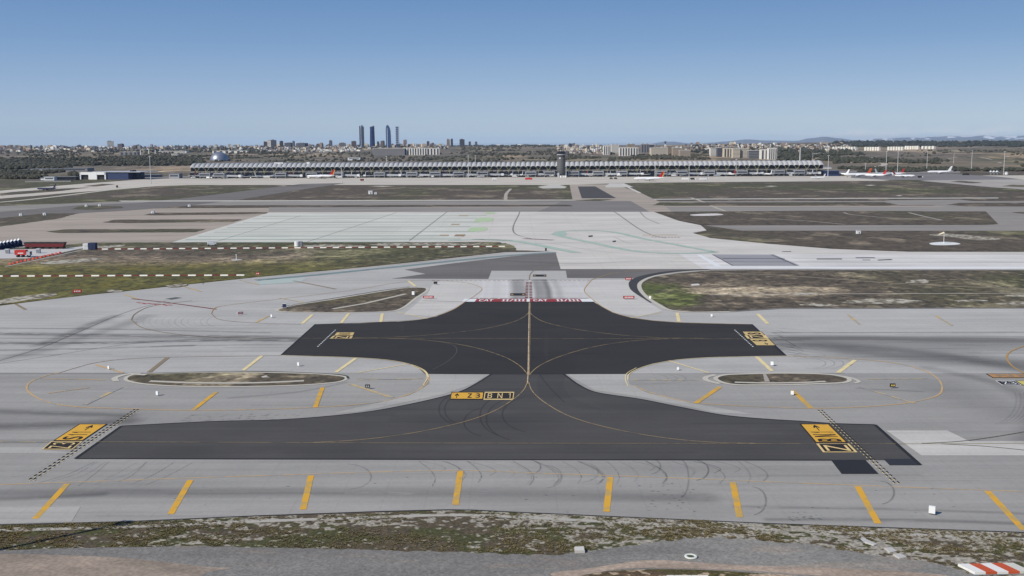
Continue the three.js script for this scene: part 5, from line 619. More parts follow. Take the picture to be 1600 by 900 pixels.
// ================================================================ signs and small things on the taxiways
const whiteBoxes = [[246, 618.5, 1, 'white marker box in front of the long oval island'], [466.5, 572.5, 1, 'white marker box behind the right end of the long oval island'], [170, 577.5, 0.9, 'white marker box beyond the left tip of the long oval island'], [1206.5, 572, 1.1, 'white marker box behind the shorter oval island'], [1238, 618, 1, 'white marker box in front of the shorter oval island'], [1059.5, 579, 0.8, 'flat white marker box by the right corner of the crossing'], [1112, 495.5, 0.9, 'white marker box below the right-hand grass field'], [1456, 804.5, 1.35, 'large white marker box near the right yellow stripe'], [424.5, 496.5, 1, 'white marker box at the left tip of the pointed grass island'], [646, 462, 1.6, 'white cabinet at the right end of the pointed grass island'], [1016, 467.5, 1.1, 'white box at the edge of the right-hand grass field']];
whiteBoxes.forEach(([px, py, s, l]) => { const g = G(px, py), t = thing('marker_box', l, 'marker', [g[0], 0.12, g[1]], -0.5); t.scale.setScalar(s * 0.78); const b = new THREE.BoxGeometry(0.95, 1.15, 0.4); b.translate(0, 0.75, 0); part('housing', b, M.white, t); part('front_panel', box(0.86, 0.85, 0.05, 0, 0.33, -0.24), M.dark, t); for (const x of [-0.35, 0.35]) part('leg', cyl(0.05, 0.05, 0.25, x, 0, 0, 6), M.steel, t); });
function board(px, py, w, h, face, edge, turn, l, marks, markMat) {
  const g = G(px, py), t = thing('guidance_sign', l, 'sign', [g[0], 0.12, g[1]], turn); part('frame', box(w, h, 0.35, 0, 0.3, 0), edge, t); part('sign_face', box(w * 0.93, h * 0.86, 0.06, 0, 0.3 + h * 0.07, 0.18), face, t);
  for (let i = 0; i < marks; i++) { const u = (i + 0.5) / marks - 0.5; part('lettering', box(w * 0.5 / marks, h * 0.45, 0.04, u * w * 0.8, 0.3 + h * 0.28, 0.22), markMat, t); } for (const x of [-w * 0.35, w * 0.35]) part('leg', cyl(0.06, 0.06, 0.32, x, 0, 0, 6), M.steel, t);
}
const signYellow = plain(226, 190, 80);
board(574.5, 608, 1.2, 0.75, M.dark, M.dark, 0, 'small black guidance sign right of the long oval island', 2, M.lightGrey); board(1394.5, 607, 1.3, 0.85, M.dark, M.dark, 0, 'small black guidance sign right of the shorter oval island', 2, signYellow); board(444.5, 482.5, 1.5, 1.6, M.darkBlue, M.white, 0, 'dark sign with white edge on the pointed island left part', 0, M.white); board(680.5, 445, 1.6, 1.0, M.dark, M.dark, 0, 'dark sign at the far tip of the pointed island', 0, M.white); board(456, 481, 0.7, 0.8, M.grey, M.white, 0, 'tiny pale sign beside the dark sign on the pointed island', 0, M.white);
board(669.5, 467.5, 4.2, 0.95, M.redPaint, M.maroon, 0, 'red mandatory sign left of the central stub', 6, M.white); board(982.5, 468, 4.4, 1.0, M.redPaint, M.maroon, 0, 'nearer red mandatory sign right of the central stub', 6, M.white); board(982, 438.5, 3.0, 0.95, M.redPaint, M.maroon, 0, 'farther red mandatory sign right of the central stub', 4, M.white);
board(375.5, 492.5, 2.2, 0.9, M.redPaint, M.white, 0.6, 'small red sign with white edge on the left taxiway', 3, M.white); board(121, 459, 3.4, 1.3, M.redPaint, M.redPaint, 0.2, 'red sign at the meadow edge far left', 4, M.white); board(403, 430.5, 1.8, 1.0, M.redPaint, M.redPaint, 0, 'tiny red sign at the end of the nearer barrier row', 2, M.white); board(853, 393, 1.0, 1.6, M.dark, M.dark, 0, 'small dark post sign at the corner of the grey asphalt', 0, M.white);
{ const g = G(1474.5, 381), t = thing('windsock', 'white windsock mast on the round pad in the right grass field', 'windsock', [g[0], 0.21, g[1]]); part('mast', cyl(0.16, 0.1, 6.6, 0, 0, 0, 8), M.white, t); const s = new THREE.CylinderGeometry(0.3, 0.62, 3.4, 12, 1, true); s.rotateZ(1.9); s.translate(-1.7, 5.9, 0); part('sock', s, std({ color: lin(226, 214, 184), roughness: 0.9, side: THREE.DoubleSide }), t); part('collar', new THREE.TorusGeometry(0.55, 0.06, 6, 12).rotateY(Math.PI / 2).translate(-0.1, 6.4, 0), M.steel, t); }
{ const g = G(369.5, 406.5), t = thing('antenna', 'small white antenna on a pad in the left meadow', 'antenna', [g[0], 0.15, g[1]]); part('pad', cyl(3, 3, 0.1, 0, 0, 0, 14), M.concrete, t); part('mast', cyl(0.22, 0.16, 2.4, 0, 0.1, 0, 8), M.white, t); part('head', new THREE.SphereGeometry(0.35, 10, 8).translate(0, 2.6, 0), M.white, t); }
[[135, 323, 'left one of two white boxes on the small oval at far left'], [156, 322.3, 'right one of two white boxes on the small oval at far left'], [33, 337.5, 'left one of two white boxes on the grass tongue at far left'], [70, 336.5, 'right one of two white boxes on the grass tongue at far left'], [296, 323.2, 'white box at the left tip of the long thin grass strip'], [239, 333.6, 'white box at the left tip of the strip by the green apron'], [579, 303.5, 'larger white hut on the central far grass'], [587, 303.8, 'smaller white hut on the central far grass'], [1341, 365.5, 'pale hut on the right grass field edge']].forEach(([px, py, l], i) => { const g = G(px, py), s = i > 5 && i < 8 ? (i === 6 ? 5 : 3) : 2.6, t = thing('equipment_hut', l, 'hut', [g[0], 0.15, g[1]]); part('wall', box(s, s * 0.8, s * 0.8, 0, 0, 0), M.white, t); part('roof', box(s * 1.1, s * 0.1, s * 0.9, 0, s * 0.8, 0), M.lightGrey, t); part('door', box(s * 0.25, s * 0.55, 0.08, s * 0.1, 0, s * 0.42), M.grey, t); });
// foreground
{ const g = G(1555, 893), t = thing('marker_board', 'white and orange striped marker boards lying on the verge at bottom right', 'marker', [g[0], 0.03, g[1]], 0.04); const w = 8.2; for (let i = 0; i < 5; i++) { const s = new THREE.Shape([[0, 0], [w / 5 - 0.04, 0], [w / 5 - 0.04 - 1.0, 3.0], [-1.0, 3.0]].map((q) => new THREE.Vector2(...q))); const e = new THREE.ExtrudeGeometry(s, { depth: 0.35, bevelEnabled: false }); e.rotateX(-Math.PI / 2); e.translate(-w / 2 + i * w / 5 + 0.5, 0.12, 1.2); part('board', e, i % 2 ? plain(196, 84, 44, 0.7) : i === 4 ? plain(206, 204, 190) : M.barrierWhite, t); } part('support', box(8.0, 0.12, 2.6, 0, 0, 0), M.grey, t); }
for (const [q, l, nm] of [[[[1355, 845], [1352, 849], [1365, 853.5], [1370, 852]], 'concrete slab at the foot of the short channel', 0], [[[1382, 858], [1393, 857], [1401, 862.5], [1390, 865]], 'upper one of the two loose concrete slabs on the verge', 0], [[[1396, 868], [1406, 866.5], [1416, 872], [1405, 874]], 'lower one of the two loose concrete slabs on the verge', 0]]) { const pts = toG(q), s = new THREE.Shape(pts.map((p) => new THREE.Vector2(p[0], -p[1]))), e = new THREE.ExtrudeGeometry(s, { depth: 0.16, bevelEnabled: true, bevelSize: 0.03, bevelThickness: 0.03, bevelSegments: 1 }); e.rotateX(-Math.PI / 2); e.translate(0, 0.04, 0); tag(top('concrete_slab', e, M.concrete), l, 'slab', 'loose slabs on the verge'); }
struct('drain_channel', ribbon([[1341, 835], [1347, 841], [1357, 850]], 0.95, 0.06, true), M.concrete, 'short pale channel running down from the concrete strip', 'channel');
{ const g = G(905.5, 862), t = thing('concrete_cover', 'square pale concrete chamber at the edge of the gravel road', 'chamber', [g[0], 0.03, g[1]]); part('chamber', box(1.5, 0.45, 1.3, 0, 0, 0), M.concrete, t); part('lid', box(1.36, 0.1, 1.18, 0, 0.45, 0), plain(206, 202, 194), t); }
{ const g = G(1079.5, 871), t = thing('manhole', 'round white manhole ring on the gravel road', 'manhole', [g[0], 0.04, g[1]]); part('ring', new THREE.LatheGeometry([[0.55, 0], [0.95, 0], [0.95, 0.22], [0.55, 0.22], [0.55, 0]].map((q) => new THREE.Vector2(...q)), 24), plain(216, 216, 204), t); part('cover', cyl(0.55, 0.55, 0.14, 0, 0, 0, 20), M.green, t); }
for (let i = 0; i < 5; i++) { const g = G(1048 + i * 13, 903), o = top('kerb_block', box(1.12, 0.28, 0.4, 0, 0, 0), M.barrierWhite); o.position.set(g[0], 0.05, g[1]); o.rotation.y = -0.03; tag(o, 'white kerb block in the row at the bottom edge', 'block', 'white blocks at the bottom edge'); }
{ // the mast whose long shadow crosses the lower left corner; it stands out of view to the left
  const tip = G(203, 815.5), H = 34, L = H / SUN.y, t = thing('light_mast', 'tall light mast out of view at left whose shadow falls across the lower left corner', 'light mast', [tip[0] + SUN.x * L, 0, tip[1] + SUN.z * L]); part('pole', cyl(0.42, 0.24, H, 0, 0, 0, 10), M.pole, t); part('crown_ring', new THREE.TorusGeometry(0.9, 0.12, 6, 14).rotateX(Math.PI / 2).translate(0, H - 0.6, 0), M.steel, t); for (let i = 0; i < 6; i++) part('lamp_head', box(0.5, 0.4, 0.5, Math.cos(i * 1.047) * 0.95, H - 0.9, Math.sin(i * 1.047) * 0.95), M.lampHead, t); part('access_ladder', box(0.3, H * 0.9, 0.3, 0.35, 0, 0), M.steel, t); }

// ================================================================ the city beyond
const wallMats = { white: plain(226, 222, 212), cream: plain(204, 192, 170), tan: plain(168, 150, 128), brick: plain(146, 120, 106), grey: plain(126, 124, 126), slate: plain(84, 84, 94), brown: plain(96, 82, 76) }, roofMats = { tile: plain(148, 96, 74), flat: plain(120, 116, 112) }, winMat = plain(58, 62, 72, 0.5);
function cityBlock(px, py, w, h, wall, label, group, depthK = 0.7, name = 'city_building') {
  const p = Hh(px, py), s = mpp(p), W2 = w * s, H2 = h * s, D2 = Math.max(8, W2 * depthK);
  if (h < 6.5) {   // a few pixels: body, set-back top floor and stair head in one mesh
    const o = top(name, merge([box(W2, H2 * 0.86 + 6, D2, 0, -6, 0), box(W2 * rr(0.5, 0.8), H2 * 0.14, D2 * 0.8, W2 * rr(-0.1, 0.1), H2 * 0.86, 0), box(W2 * 0.2, H2 * 0.12, D2 * 0.2, W2 * rr(-0.3, 0.3), H2 * 0.95, 0)]), wallMats[wall]); o.position.copy(p); o.rotation.y = rr(-0.5, 0.5); tag(o, label, 'building', group); return o;
  }
  const t = thing(name, label, 'building', [p.x, p.y, p.z], rr(-0.45, 0.45), group); part('wall', box(W2, H2 + 6, D2, 0, -6, 0), wallMats[wall], t); part('roof', box(W2 * 0.5, H2 * 0.07, D2 * 0.5, W2 * rr(-0.15, 0.15), H2, 0), roofMats.flat, t);
  const n = Math.min(7, Math.max(3, Math.round(h / 1.7))); for (let i = 0; i < n; i++) part('window_band', box(W2 * 0.86, H2 / n * 0.4, D2 * 1.02, 0, H2 * (i + 0.3) / n, 0), winMat, t);
  return t;
}
const kinds = ['white', 'cream', 'tan', 'brick', 'grey', 'slate', 'brown', 'slate', 'grey'];
function scatter(n, x0, x1, y0, y1, w0, w1, h0, h1, list, where) {
  for (let i = 0; i < n; i++) { const c = pick(list), px = x0 + (x1 - x0) * (i + rnd()) / n; cityBlock(px, rr(y0, y1), rr(w0, w1), rr(h0, h1), c, `${c} city building on the skyline ${where}`, `city buildings ${where}`); }
}
scatter(46, 0, 165, 230.5, 234.5, 2.5, 6.5, 2.5, 6, kinds, 'at far left'); scatter(26, 0, 150, 234, 237.5, 3, 8, 1.8, 3.6, ['white', 'cream', 'brick', 'grey', 'tan'], 'at far left'); scatter(22, 185, 330, 230, 233.5, 2.5, 6, 2.5, 5.5, kinds, 'left of the terminal dome'); scatter(24, 275, 410, 228.5, 233, 2.5, 6, 2.5, 5.5, kinds, 'above the terminal dome'); scatter(26, 410, 560, 228.5, 231, 3, 6, 3, 6, ['tan', 'grey', 'slate', 'brown', 'cream'], 'left of the four skyscrapers'); scatter(34, 556, 695, 227.5, 230.5, 2, 5, 3, 6, ['tan', 'brick', 'grey', 'cream', 'brown'], 'around the four skyscrapers'); scatter(16, 455, 580, 233, 238, 3, 7, 1.8, 3.5, ['white', 'white', 'cream'], 'on the slope below the skyscrapers'); scatter(9, 735, 845, 226.5, 228, 3, 9, 1.5, 3, ['grey', 'white', 'slate'], 'left of the control tower'); scatter(26, 880, 940, 229, 242, 2.5, 6, 3, 6, ['white', 'grey', 'slate', 'tan', 'cream'], 'right of the control tower'); scatter(40, 1080, 1330, 225.5, 234, 2.5, 6.5, 2, 4.5, ['white', 'cream', 'brick', 'tan', 'brick', 'grey'], 'right of the big apartment blocks');
for (const [px, py, w, h, c, l] of [[173, 231.5, 9, 10, 'white', 'tall pale office block alone on the far left skyline'], [189, 232, 7, 6.6, 'slate', 'dark block just right of the pale office block on the left'], [415, 231, 5, 9, 'brown', 'dark tower at the left end of the tower cluster'], [421, 231, 7, 11, 'white', 'tallest white tower in the left tower cluster'], [428, 231, 7.5, 11.5, 'slate', 'dark tower beside the tallest white tower at left'], [440, 231, 5, 10, 'brown', 'slim brown tower in the left tower cluster'], [451, 231, 10, 7.5, 'slate', 'wide dark block in the left tower cluster'], [459, 231, 3, 10, 'slate', 'thin dark tower in the left tower cluster'], [473, 231, 13, 7.2, 'slate', 'wide slate block right of the thin dark tower'], [502, 230.5, 4, 7, 'tan', 'tan tower left of the skyscrapers'], [517, 230.5, 4, 10.5, 'slate', 'slender slate tower left of the skyscrapers'], [535, 230.5, 9, 7, 'grey', 'grey block left of the skyscrapers'], [553, 230.5, 7, 9.5, 'brown', 'brown block just left of the first skyscraper'], [591, 230.5, 3.5, 9, 'slate', 'dark tower between the second and third skyscraper'], [598, 230.5, 5, 10, 'brown', 'brown tower left of the third skyscraper'], [633, 229, 4.5, 10, 'brick', 'brick tower just right of the four skyscrapers'], [669, 229, 4, 8, 'brown', 'small dark tower at the right end of the skyscraper cluster'], [700.5, 229, 4.5, 11, 'tan', 'left one of the paired towers right of the skyscrapers'], [706, 229, 3, 11.5, 'slate', 'right one of the paired towers right of the skyscrapers'], [722, 229, 7, 11, 'slate', 'stepped dark tower right of the paired towers'], [734, 228.5, 3, 7, 'brown', 'small dark tower standing alone left of the control tower'], [744, 228.5, 3, 7, 'slate', 'second small dark tower alone left of the control tower']]) cityBlock(px, py, w, h, c, l, 'named towers of the skyline', 0.8, 'tower_block');
{ // countless roofs and walls of the city fabric, too small and too many to tell apart
  const N = 1500, g = merge([box(1, 1.4, 0.8, 0, -0.4, 0), box(0.5, 0.18, 0.5, 0.1, 1.0, 0)]), im = new THREE.InstancedMesh(g, std({ color: 0xffffff, roughness: 0.9 }), N), Mx = new THREE.Matrix4(), Q = new THREE.Quaternion(), col = new THREE.Color(), cs = [[206, 204, 196], [196, 184, 166], [168, 150, 130], [150, 122, 106], [128, 126, 128], [100, 98, 106], [214, 212, 208]];
  const zones = [[-20, 420, 230, 237], [-20, 420, 229.5, 233], [400, 700, 229, 233], [400, 560, 231, 238], [870, 945, 228, 240], [1000, 1340, 227, 236], [1080, 1330, 227, 232]];
  for (let i = 0; i < N; i++) { const z = pick(zones), p = Hh(rr(z[0], z[1]), rr(z[2], z[3])), s = mpp(p); Q.setFromAxisAngle(new THREE.Vector3(0, 1, 0), rr(-0.6, 0.6)); Mx.compose(p, Q, new THREE.Vector3(rr(1.4, 4) * s, rr(0.9, 2.6) * s, rr(2, 4) * s)); im.setMatrixAt(i, Mx); im.setColorAt(i, col.copy(lin(...pick(cs)))); }
  im.name = 'distant_city'; im.castShadow = im.receiveShadow = true; scene.add(im); tag(im, 'mass of low pale city buildings along the skyline', 'city', null, 'stuff');
}
// four skyscrapers
{
  const glassA = std({ color: lin(60, 84, 128), roughness: 0.35, metalness: 0.3 }), glassB = std({ color: lin(38, 58, 104), roughness: 0.35, metalness: 0.3 }), pale = plain(176, 184, 196, 0.5), darkG = plain(52, 60, 78, 0.5);
  const at = (px) => { const p = onDepth(px, 7800); return [p, p.z * -1 / 1600]; };
  const bands = (t, w, h, d, n, m) => { for (let i = 0; i < n; i++) part('floor_band', box(w, h / n * 0.22, d, 0, h * (i + 0.5) / n, 0), m, t); };
  { const [p, s] = at(565.5), t = thing('skyscraper', 'leftmost skyscraper with split top and pale left edge', 'skyscraper', p.toArray()); part('core', box(1.8 * s, 33 * s, 5 * s, -2.4 * s, 0, 0), darkG, t); part('edge', box(1.4 * s, 33.5 * s, 5 * s, -0.8 * s, 0, 0), pale, t); part('tower', box(3.4 * s, 32 * s, 6 * s, 1.6 * s, 0, 0), darkG, t); bands(t, 3.5 * s, 30 * s, 6.1 * s, 9, glassA); part('crown', box(1.6 * s, 4 * s, 4 * s, 0.9 * s, 30 * s, 0), glassA, t); }
  { const [p, s] = at(582), t = thing('skyscraper', 'second skyscraper, solid dark blue glass', 'skyscraper', p.toArray()); const g = new THREE.CylinderGeometry(3.6 * s, 4.2 * s, 31 * s, 3, 8); g.scale(1, 1, 1); const c = new THREE.CylinderGeometry(3.4 * s, 4.0 * s, 32 * s, 20, 8); c.translate(0, 16 * s, 0); part('glass_shaft', c, glassB, t); bands(t, 1.0 * s, 28 * s, 8.0 * s, 9, darkG); part('crown', cyl(3.5 * s, 3.3 * s, 1.2 * s, 0, 32 * s, 0, 20), pale, t); }
  { const [p, s] = at(607.5), t = thing('skyscraper', 'third skyscraper with rounded slanting glass top', 'skyscraper', p.toArray()); const sh = new THREE.Shape(); sh.moveTo(-3.2 * s, 0); sh.lineTo(3.6 * s, 0); sh.lineTo(3.2 * s, 22 * s); sh.quadraticCurveTo(2.4 * s, 32 * s, -1.4 * s, 34 * s); sh.quadraticCurveTo(-3.4 * s, 32 * s, -3.4 * s, 26 * s); part('glass_shaft', new THREE.ExtrudeGeometry(sh, { depth: 5 * s, bevelEnabled: true, bevelSize: 0.3 * s, bevelThickness: 0.3 * s }), glassA, t); part('edge', box(1.0 * s, 29 * s, 0.5 * s, -1.4 * s, 0.5 * s, 5.4 * s), pale, t); part('base', box(5 * s, 2 * s, 5.4 * s, 0, 0, 2.6 * s), darkG, t); }
  { const [p, s] = at(621), t = thing('skyscraper', 'rightmost slender skyscraper with pale lattice', 'skyscraper', p.toArray()); part('glass_shaft', box(4.4 * s, 31.5 * s, 4.4 * s, 0, 0, 0), glassA, t); for (let i = 0; i < 9; i++) part('floor_band', box(4.6 * s, 0.8 * s, 4.6 * s, 0, (2 + i * 3.3) * s, 0), pale, t); for (const x of [-2.1, 2.1]) part('edge', box(0.6 * s, 32.5 * s, 4.7 * s, x * s, 0, 0), pale, t); part('plinth', box(6.5 * s, 5 * s, 5.5 * s, 1.2 * s, 0, 0), darkG, t); }
}
// large apartment and office blocks nearer the airport
function slab(px0, px1, yTop, yBase, wall, label, o = {}) {
  const p = Hh((px0 + px1) / 2, yBase), s = mpp(p), w = (px1 - px0) * s, h = (yBase - yTop) * s, d = o.depth || 24, t = thing(o.name || 'apartment_block', label, 'building', [p.x, p.y, p.z], o.turn || 0, o.group);
  part('wall', box(w, h + 5, d, 0, -5, -d / 2), wallMats[wall], t); part('parapet', box(w + 1.2, 1.1, d + 1.2, 0, h, -d / 2), wallMats.white, t); for (let i = 0; i < 2; i++) part('stair_head', box(w * 0.12, 3.2, d * 0.4, w * (i ? 0.28 : -0.25), h + 1.1, -d / 2), wallMats.grey, t);
  const fl = o.floors || Math.max(4, Math.round(h / 6)), bays = o.bays || 0;
  if (bays) for (let i = 0; i < bays; i++) part('recess', box(w / bays * 0.45, h * 0.9, 0.6, w * ((i + 0.5) / bays - 0.5), h * 0.03, 0.15), winMat, t); else for (let i = 0; i < fl; i++) part('window_band', box(w * 0.92, h / fl * 0.34, 0.5, 0, h * (i + 0.35) / fl, 0.1), o.pale ? wallMats.grey : winMat, t);
  return t;
}
slab(583, 632, 232.5, 243.5, 'grey', 'long speckled grey building below the four skyscrapers', { depth: 30, floors: 6, pale: true }); slab(632, 667, 231.5, 242.5, 'white', 'white building with dark vertical recesses right of the long grey one', { bays: 9 }); slab(667, 686.5, 232, 242, 'white', 'white framed glassy block at the right end of the long grey building', { bays: 4 });
slab(943, 953, 228, 242, 'white', 'white tower block at the left end of the central apartments', { bays: 3 }); slab(955, 967, 226.5, 239, 'white', 'tall white block behind the central apartments', { floors: 8 }); slab(968, 997, 231, 243.5, 'white', 'wide white apartment building with dark bays right of the control tower', { bays: 7 }); slab(980, 992, 225.5, 233, 'tan', 'tan block rising behind the wide white apartments', { floors: 5 }); slab(1002, 1014, 225.5, 238.5, 'grey', 'grey tower block left of the big pale cube', { bays: 3 }); slab(1014, 1022, 226.5, 238, 'slate', 'dark slab squeezed beside the big pale cube', { floors: 6 }); slab(1017, 1043, 231.5, 243, 'cream', 'big pale cream cube apartment block', { floors: 7, pale: true, depth: 40 }); slab(1042, 1050, 228, 241, 'tan', 'slim tan tower right of the big pale cube', { floors: 8 }); slab(1051, 1062, 231.5, 244.5, 'tan', 'left one of the greyish tan twin blocks', { floors: 7, pale: true }); slab(1062, 1078.5, 235.5, 246, 'tan', 'right lower one of the greyish tan twin blocks', { floors: 6, pale: true });
slab(1110, 1120.5, 232, 244, 'white', 'first white block in the right apartment row', { floors: 7 }); slab(1121, 1128, 231.5, 245, 'slate', 'dark sided block in the right apartment row', { floors: 6 }); slab(1131, 1144, 232.5, 245.5, 'cream', 'block with two dark slots in the right apartment row', { bays: 3 }); slab(1145, 1156, 233, 247, 'cream', 'plain cream block in the right apartment row', { floors: 7, pale: true }); slab(1157, 1169, 233.5, 247, 'cream', 'wider cream block in the middle of the right apartment row', { floors: 7, pale: true }); slab(1170, 1186, 236, 248, 'grey', 'lower grey glassy block in the right apartment row', { floors: 5 }); slab(1189, 1200, 234.5, 249, 'white', 'white block with dark centre in the right apartment row', { bays: 2 }); slab(1201, 1213.5, 232.5, 249.5, 'white', 'last and tallest white block in the right apartment row', { bays: 4 });
slab(249, 290, 236.5, 239.5, 'white', 'long bright white hall roof left of the dome', { depth: 50, floors: 2, name: 'warehouse' }); slab(188, 214, 238, 242.5, 'grey', 'dark grey open-sided hall far left', { depth: 40, bays: 4, name: 'warehouse' }); slab(333, 385, 236, 239.5, 'white', 'low white framed hall behind the dome', { depth: 30, bays: 6, name: 'warehouse' }); slab(268, 278, 241, 244.5, 'white', 'small white house below the long white hall', { name: 'house' }); slab(297, 312, 249.6, 251.2, 'white', 'thin white strip building left of the dome', { floors: 1, name: 'warehouse' });
for (const [x, y0, y1, l] of [[220, 234.5, 243, 'left one of three pale silos at far left'], [233, 234, 242, 'middle one of three pale silos at far left'], [243, 235, 242.5, 'right one of three pale silos at far left']]) { const p = Hh(x, y1), s = mpp(p), t = thing('silo', l, 'silo', p.toArray(), 0, 'pale silos'); part('shaft', cyl(0.9 * s, 0.6 * s, (y1 - y0) * s, 0, 0, 0, 10), wallMats.white, t); part('cap', cyl(0.7 * s, 0.3 * s, 0.6 * s, 0, (y1 - y0) * s, 0, 10), wallMats.grey, t); }
// rows of white terraced houses on the right-hand slope
{
  const rows = [[1281, 1301, 236.5, 5, 3, 'first, broken row of white houses'], [1301, 1338, 234.8, 9, 4.4, 'second row of white houses'], [1351, 1375, 235.3, 6, 4.6, 'third row of white houses'], [1387, 1412, 235, 6, 4.6, 'fourth row of white houses'], [1414, 1436, 233.5, 6, 4.2, 'fifth row of white houses'], [1440, 1462, 233, 4, 3.6, 'last row of white houses']];
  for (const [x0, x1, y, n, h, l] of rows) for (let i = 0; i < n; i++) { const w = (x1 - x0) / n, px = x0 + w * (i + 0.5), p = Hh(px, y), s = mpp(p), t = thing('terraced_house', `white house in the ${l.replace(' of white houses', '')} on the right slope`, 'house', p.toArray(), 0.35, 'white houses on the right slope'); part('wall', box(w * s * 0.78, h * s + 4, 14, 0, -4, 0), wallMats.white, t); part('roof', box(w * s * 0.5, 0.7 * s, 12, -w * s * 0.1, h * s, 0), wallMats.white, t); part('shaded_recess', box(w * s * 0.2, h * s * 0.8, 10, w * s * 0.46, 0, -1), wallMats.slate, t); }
  slab(1276, 1299, 240.5, 243, 'white', 'low white building below the terraced rows', { floors: 1, name: 'warehouse' }); slab(1283, 1293, 222.5, 227, 'cream', 'pale square block on the horizon above the terraced rows', { floors: 3 });
}
for (const [px, py, l] of [[49.5, 254.5, 'tiny white hut among the far left trees'], [129, 249, 'tiny white hut on the brown mound at far left'], [71, 237, 'white shed among the far left houses'], [1393, 262, 'white vehicle shed beyond the right-hand stands'], [1421, 267, 'white shed right of the parked jets'], [1595, 267.5, 'white shed at the far right edge'], [1547, 266, 'flat white roof behind the white tanks']]) { const p = Hh(px, py), s = mpp(p), t = thing('hut', l, 'hut', p.toArray()); part('wall', box(3.2 * s, 1.3 * s + 2, 3 * s, 0, -2, 0), M.white, t); part('roof', box(3.5 * s, 0.3 * s, 3.3 * s, 0, 1.3 * s, 0), M.lightGrey, t); }
// pale roads on the hills
for (const [pts, w, l] of [[[[1345, 254], [1370, 254.5], [1382, 257.5], [1366, 261.5], [1340, 263]], 16, 'curved pale road on the right slope'], [[[1450, 253.5], [1500, 252.8], [1550, 253.2], [1566, 255.5]], 8, 'pale road across the right mounds'], [[[1568, 246.5], [1600, 243], [1640, 241]], 8, 'pale road climbing at the right edge'], [[[1350, 249], [1372, 245], [1400, 243.5]], 6, 'pale track above the curved road'], [[[452, 245.5], [466, 241.5], [480, 239]], 9, 'pale track climbing behind the terminal left part'], [[[481, 241.4], [497, 243.2]], 9, 'short pale track below the left tower cluster'], [[[600, 252], [620, 247], [640, 244.5]], 8, 'pale track climbing to the long grey building'], [[[0, 270], [40, 267.5], [90, 266]], 10, 'pale road at the far left'], [[[1480, 249], [1500, 246.4], [1530, 246.6], [1550, 250]], 7, 'pale rim of the right-hand mound']]) {
  const c = new THREE.CatmullRomCurve3(pts.map((q) => Hh(...q))), P = c.getPoints(30).map((q) => [q.x, q.z]), g = ribbonW(P, w, 0), A = g.attributes.position; for (let i = 0; i < A.count; i++) A.setY(i, T(A.getX(i), A.getZ(i)) + 0.9); g.computeVertexNormals(); struct('hill_road', g, plain(186, 174, 156), l, 'road');
}
// trees: woods too far to tell one tree from the next
{
  const leaf = (s) => { const gs = []; for (let k = 0; k < 4; k++) { const g = new THREE.IcosahedronGeometry(1, 1), P = g.attributes.position; for (let i = 0; i < P.count; i++) { const x = P.getX(i), y = P.getY(i), z = P.getZ(i), n = 0.75 + 0.5 * hash(Math.round(x * 9), Math.round(y * 9 + z * 31), s + k); P.setXYZ(i, x * n * 0.6, y * n * 0.55, z * n * 0.6); } g.translate([0, 0.45, -0.4, 0.1][k], [0.9, 0.6, 0.65, 0.45][k], [0, 0.2, -0.2, -0.5][k]); gs.push(g); } const o = mergeGeometries(gs); o.computeVertexNormals(); return o; };
  const Mx = new THREE.Matrix4(), Q = new THREE.Quaternion(), up = new THREE.Vector3(0, 1, 0), col = new THREE.Color();
  function wood(name, label, list, N, tone) { const im = new THREE.InstancedMesh(leaf(N), std({ color: 0xffffff, roughness: 1 }), N); let n = 0, tries = 0; while (n < N && tries++ < N * 60) { const r = pick(list), px = rr(r[0], r[1]), py = rr(r[2], r[3]), p = Hh(px, py); if (fbm(p.x / 140, p.z / 220, 200, 3) < r[6]) continue; Q.setFromAxisAngle(up, rr(0, 6.28)); const s = rr(r[4], r[5]); Mx.compose(p.setY(p.y - 0.3), Q, new THREE.Vector3(s * rr(0.9, 1.4), s, s * rr(0.9, 1.4))); im.setMatrixAt(n, Mx); const k = rr(0.6, 1.25); im.setColorAt(n, col.setRGB(tone[0] * k, tone[1] * k, tone[2] * k)); n++; } im.count = n; im.name = name; im.castShadow = im.receiveShadow = true; scene.add(im); tag(im, label, 'trees', null, 'stuff'); }
  wood('wood', 'dark belt of trees across the far left behind the hangar', [[-20, 320, 248, 259.5, 4, 8, 0.30], [-20, 110, 253, 265, 4, 8, 0.35], [-20, 120, 269, 280, 3, 6, 0.45]], 2000, [0.064, 0.062, 0.042]);
  wood('wood', 'dark treeline along the right-hand horizon', [[1300, 1640, 222, 228.5, 7, 13, 0.30], [1330, 1640, 226, 230, 6, 10, 0.42]], 1100, [0.042, 0.050, 0.044]);
  wood('wood', 'dark bushes behind the right end of the terminal', [[1215, 1350, 240, 252, 4, 8, 0.40], [1300, 1480, 245, 256, 3, 6, 0.52], [1440, 1600, 258, 268, 2.5, 5, 0.42], [1310, 1450, 262, 269, 2, 4, 0.42]], 1100, [0.055, 0.058, 0.040]);
  wood('scrub', 'scattered scrub on the slopes behind the terminal', [[330, 960, 238, 253, 2.5, 5.5, 0.46], [860, 1110, 242, 250, 3, 5, 0.44], [1400, 1640, 235, 262, 2.5, 5, 0.50], [150, 460, 236, 250, 3, 6, 0.48], [0, 450, 236, 246, 4, 7, 0.5], [720, 880, 229, 242, 4, 7, 0.5]], 2400, [0.075, 0.072, 0.050]);
  wood('wood', 'trees between the houses on the far skyline', [[0, 420, 230, 238, 5, 9, 0.4], [410, 700, 229, 233, 5, 8, 0.45], [700, 880, 226.5, 229, 5, 8, 0.46], [1080, 1330, 226, 240, 5, 9, 0.44]], 1300, [0.055, 0.058, 0.044]);
}
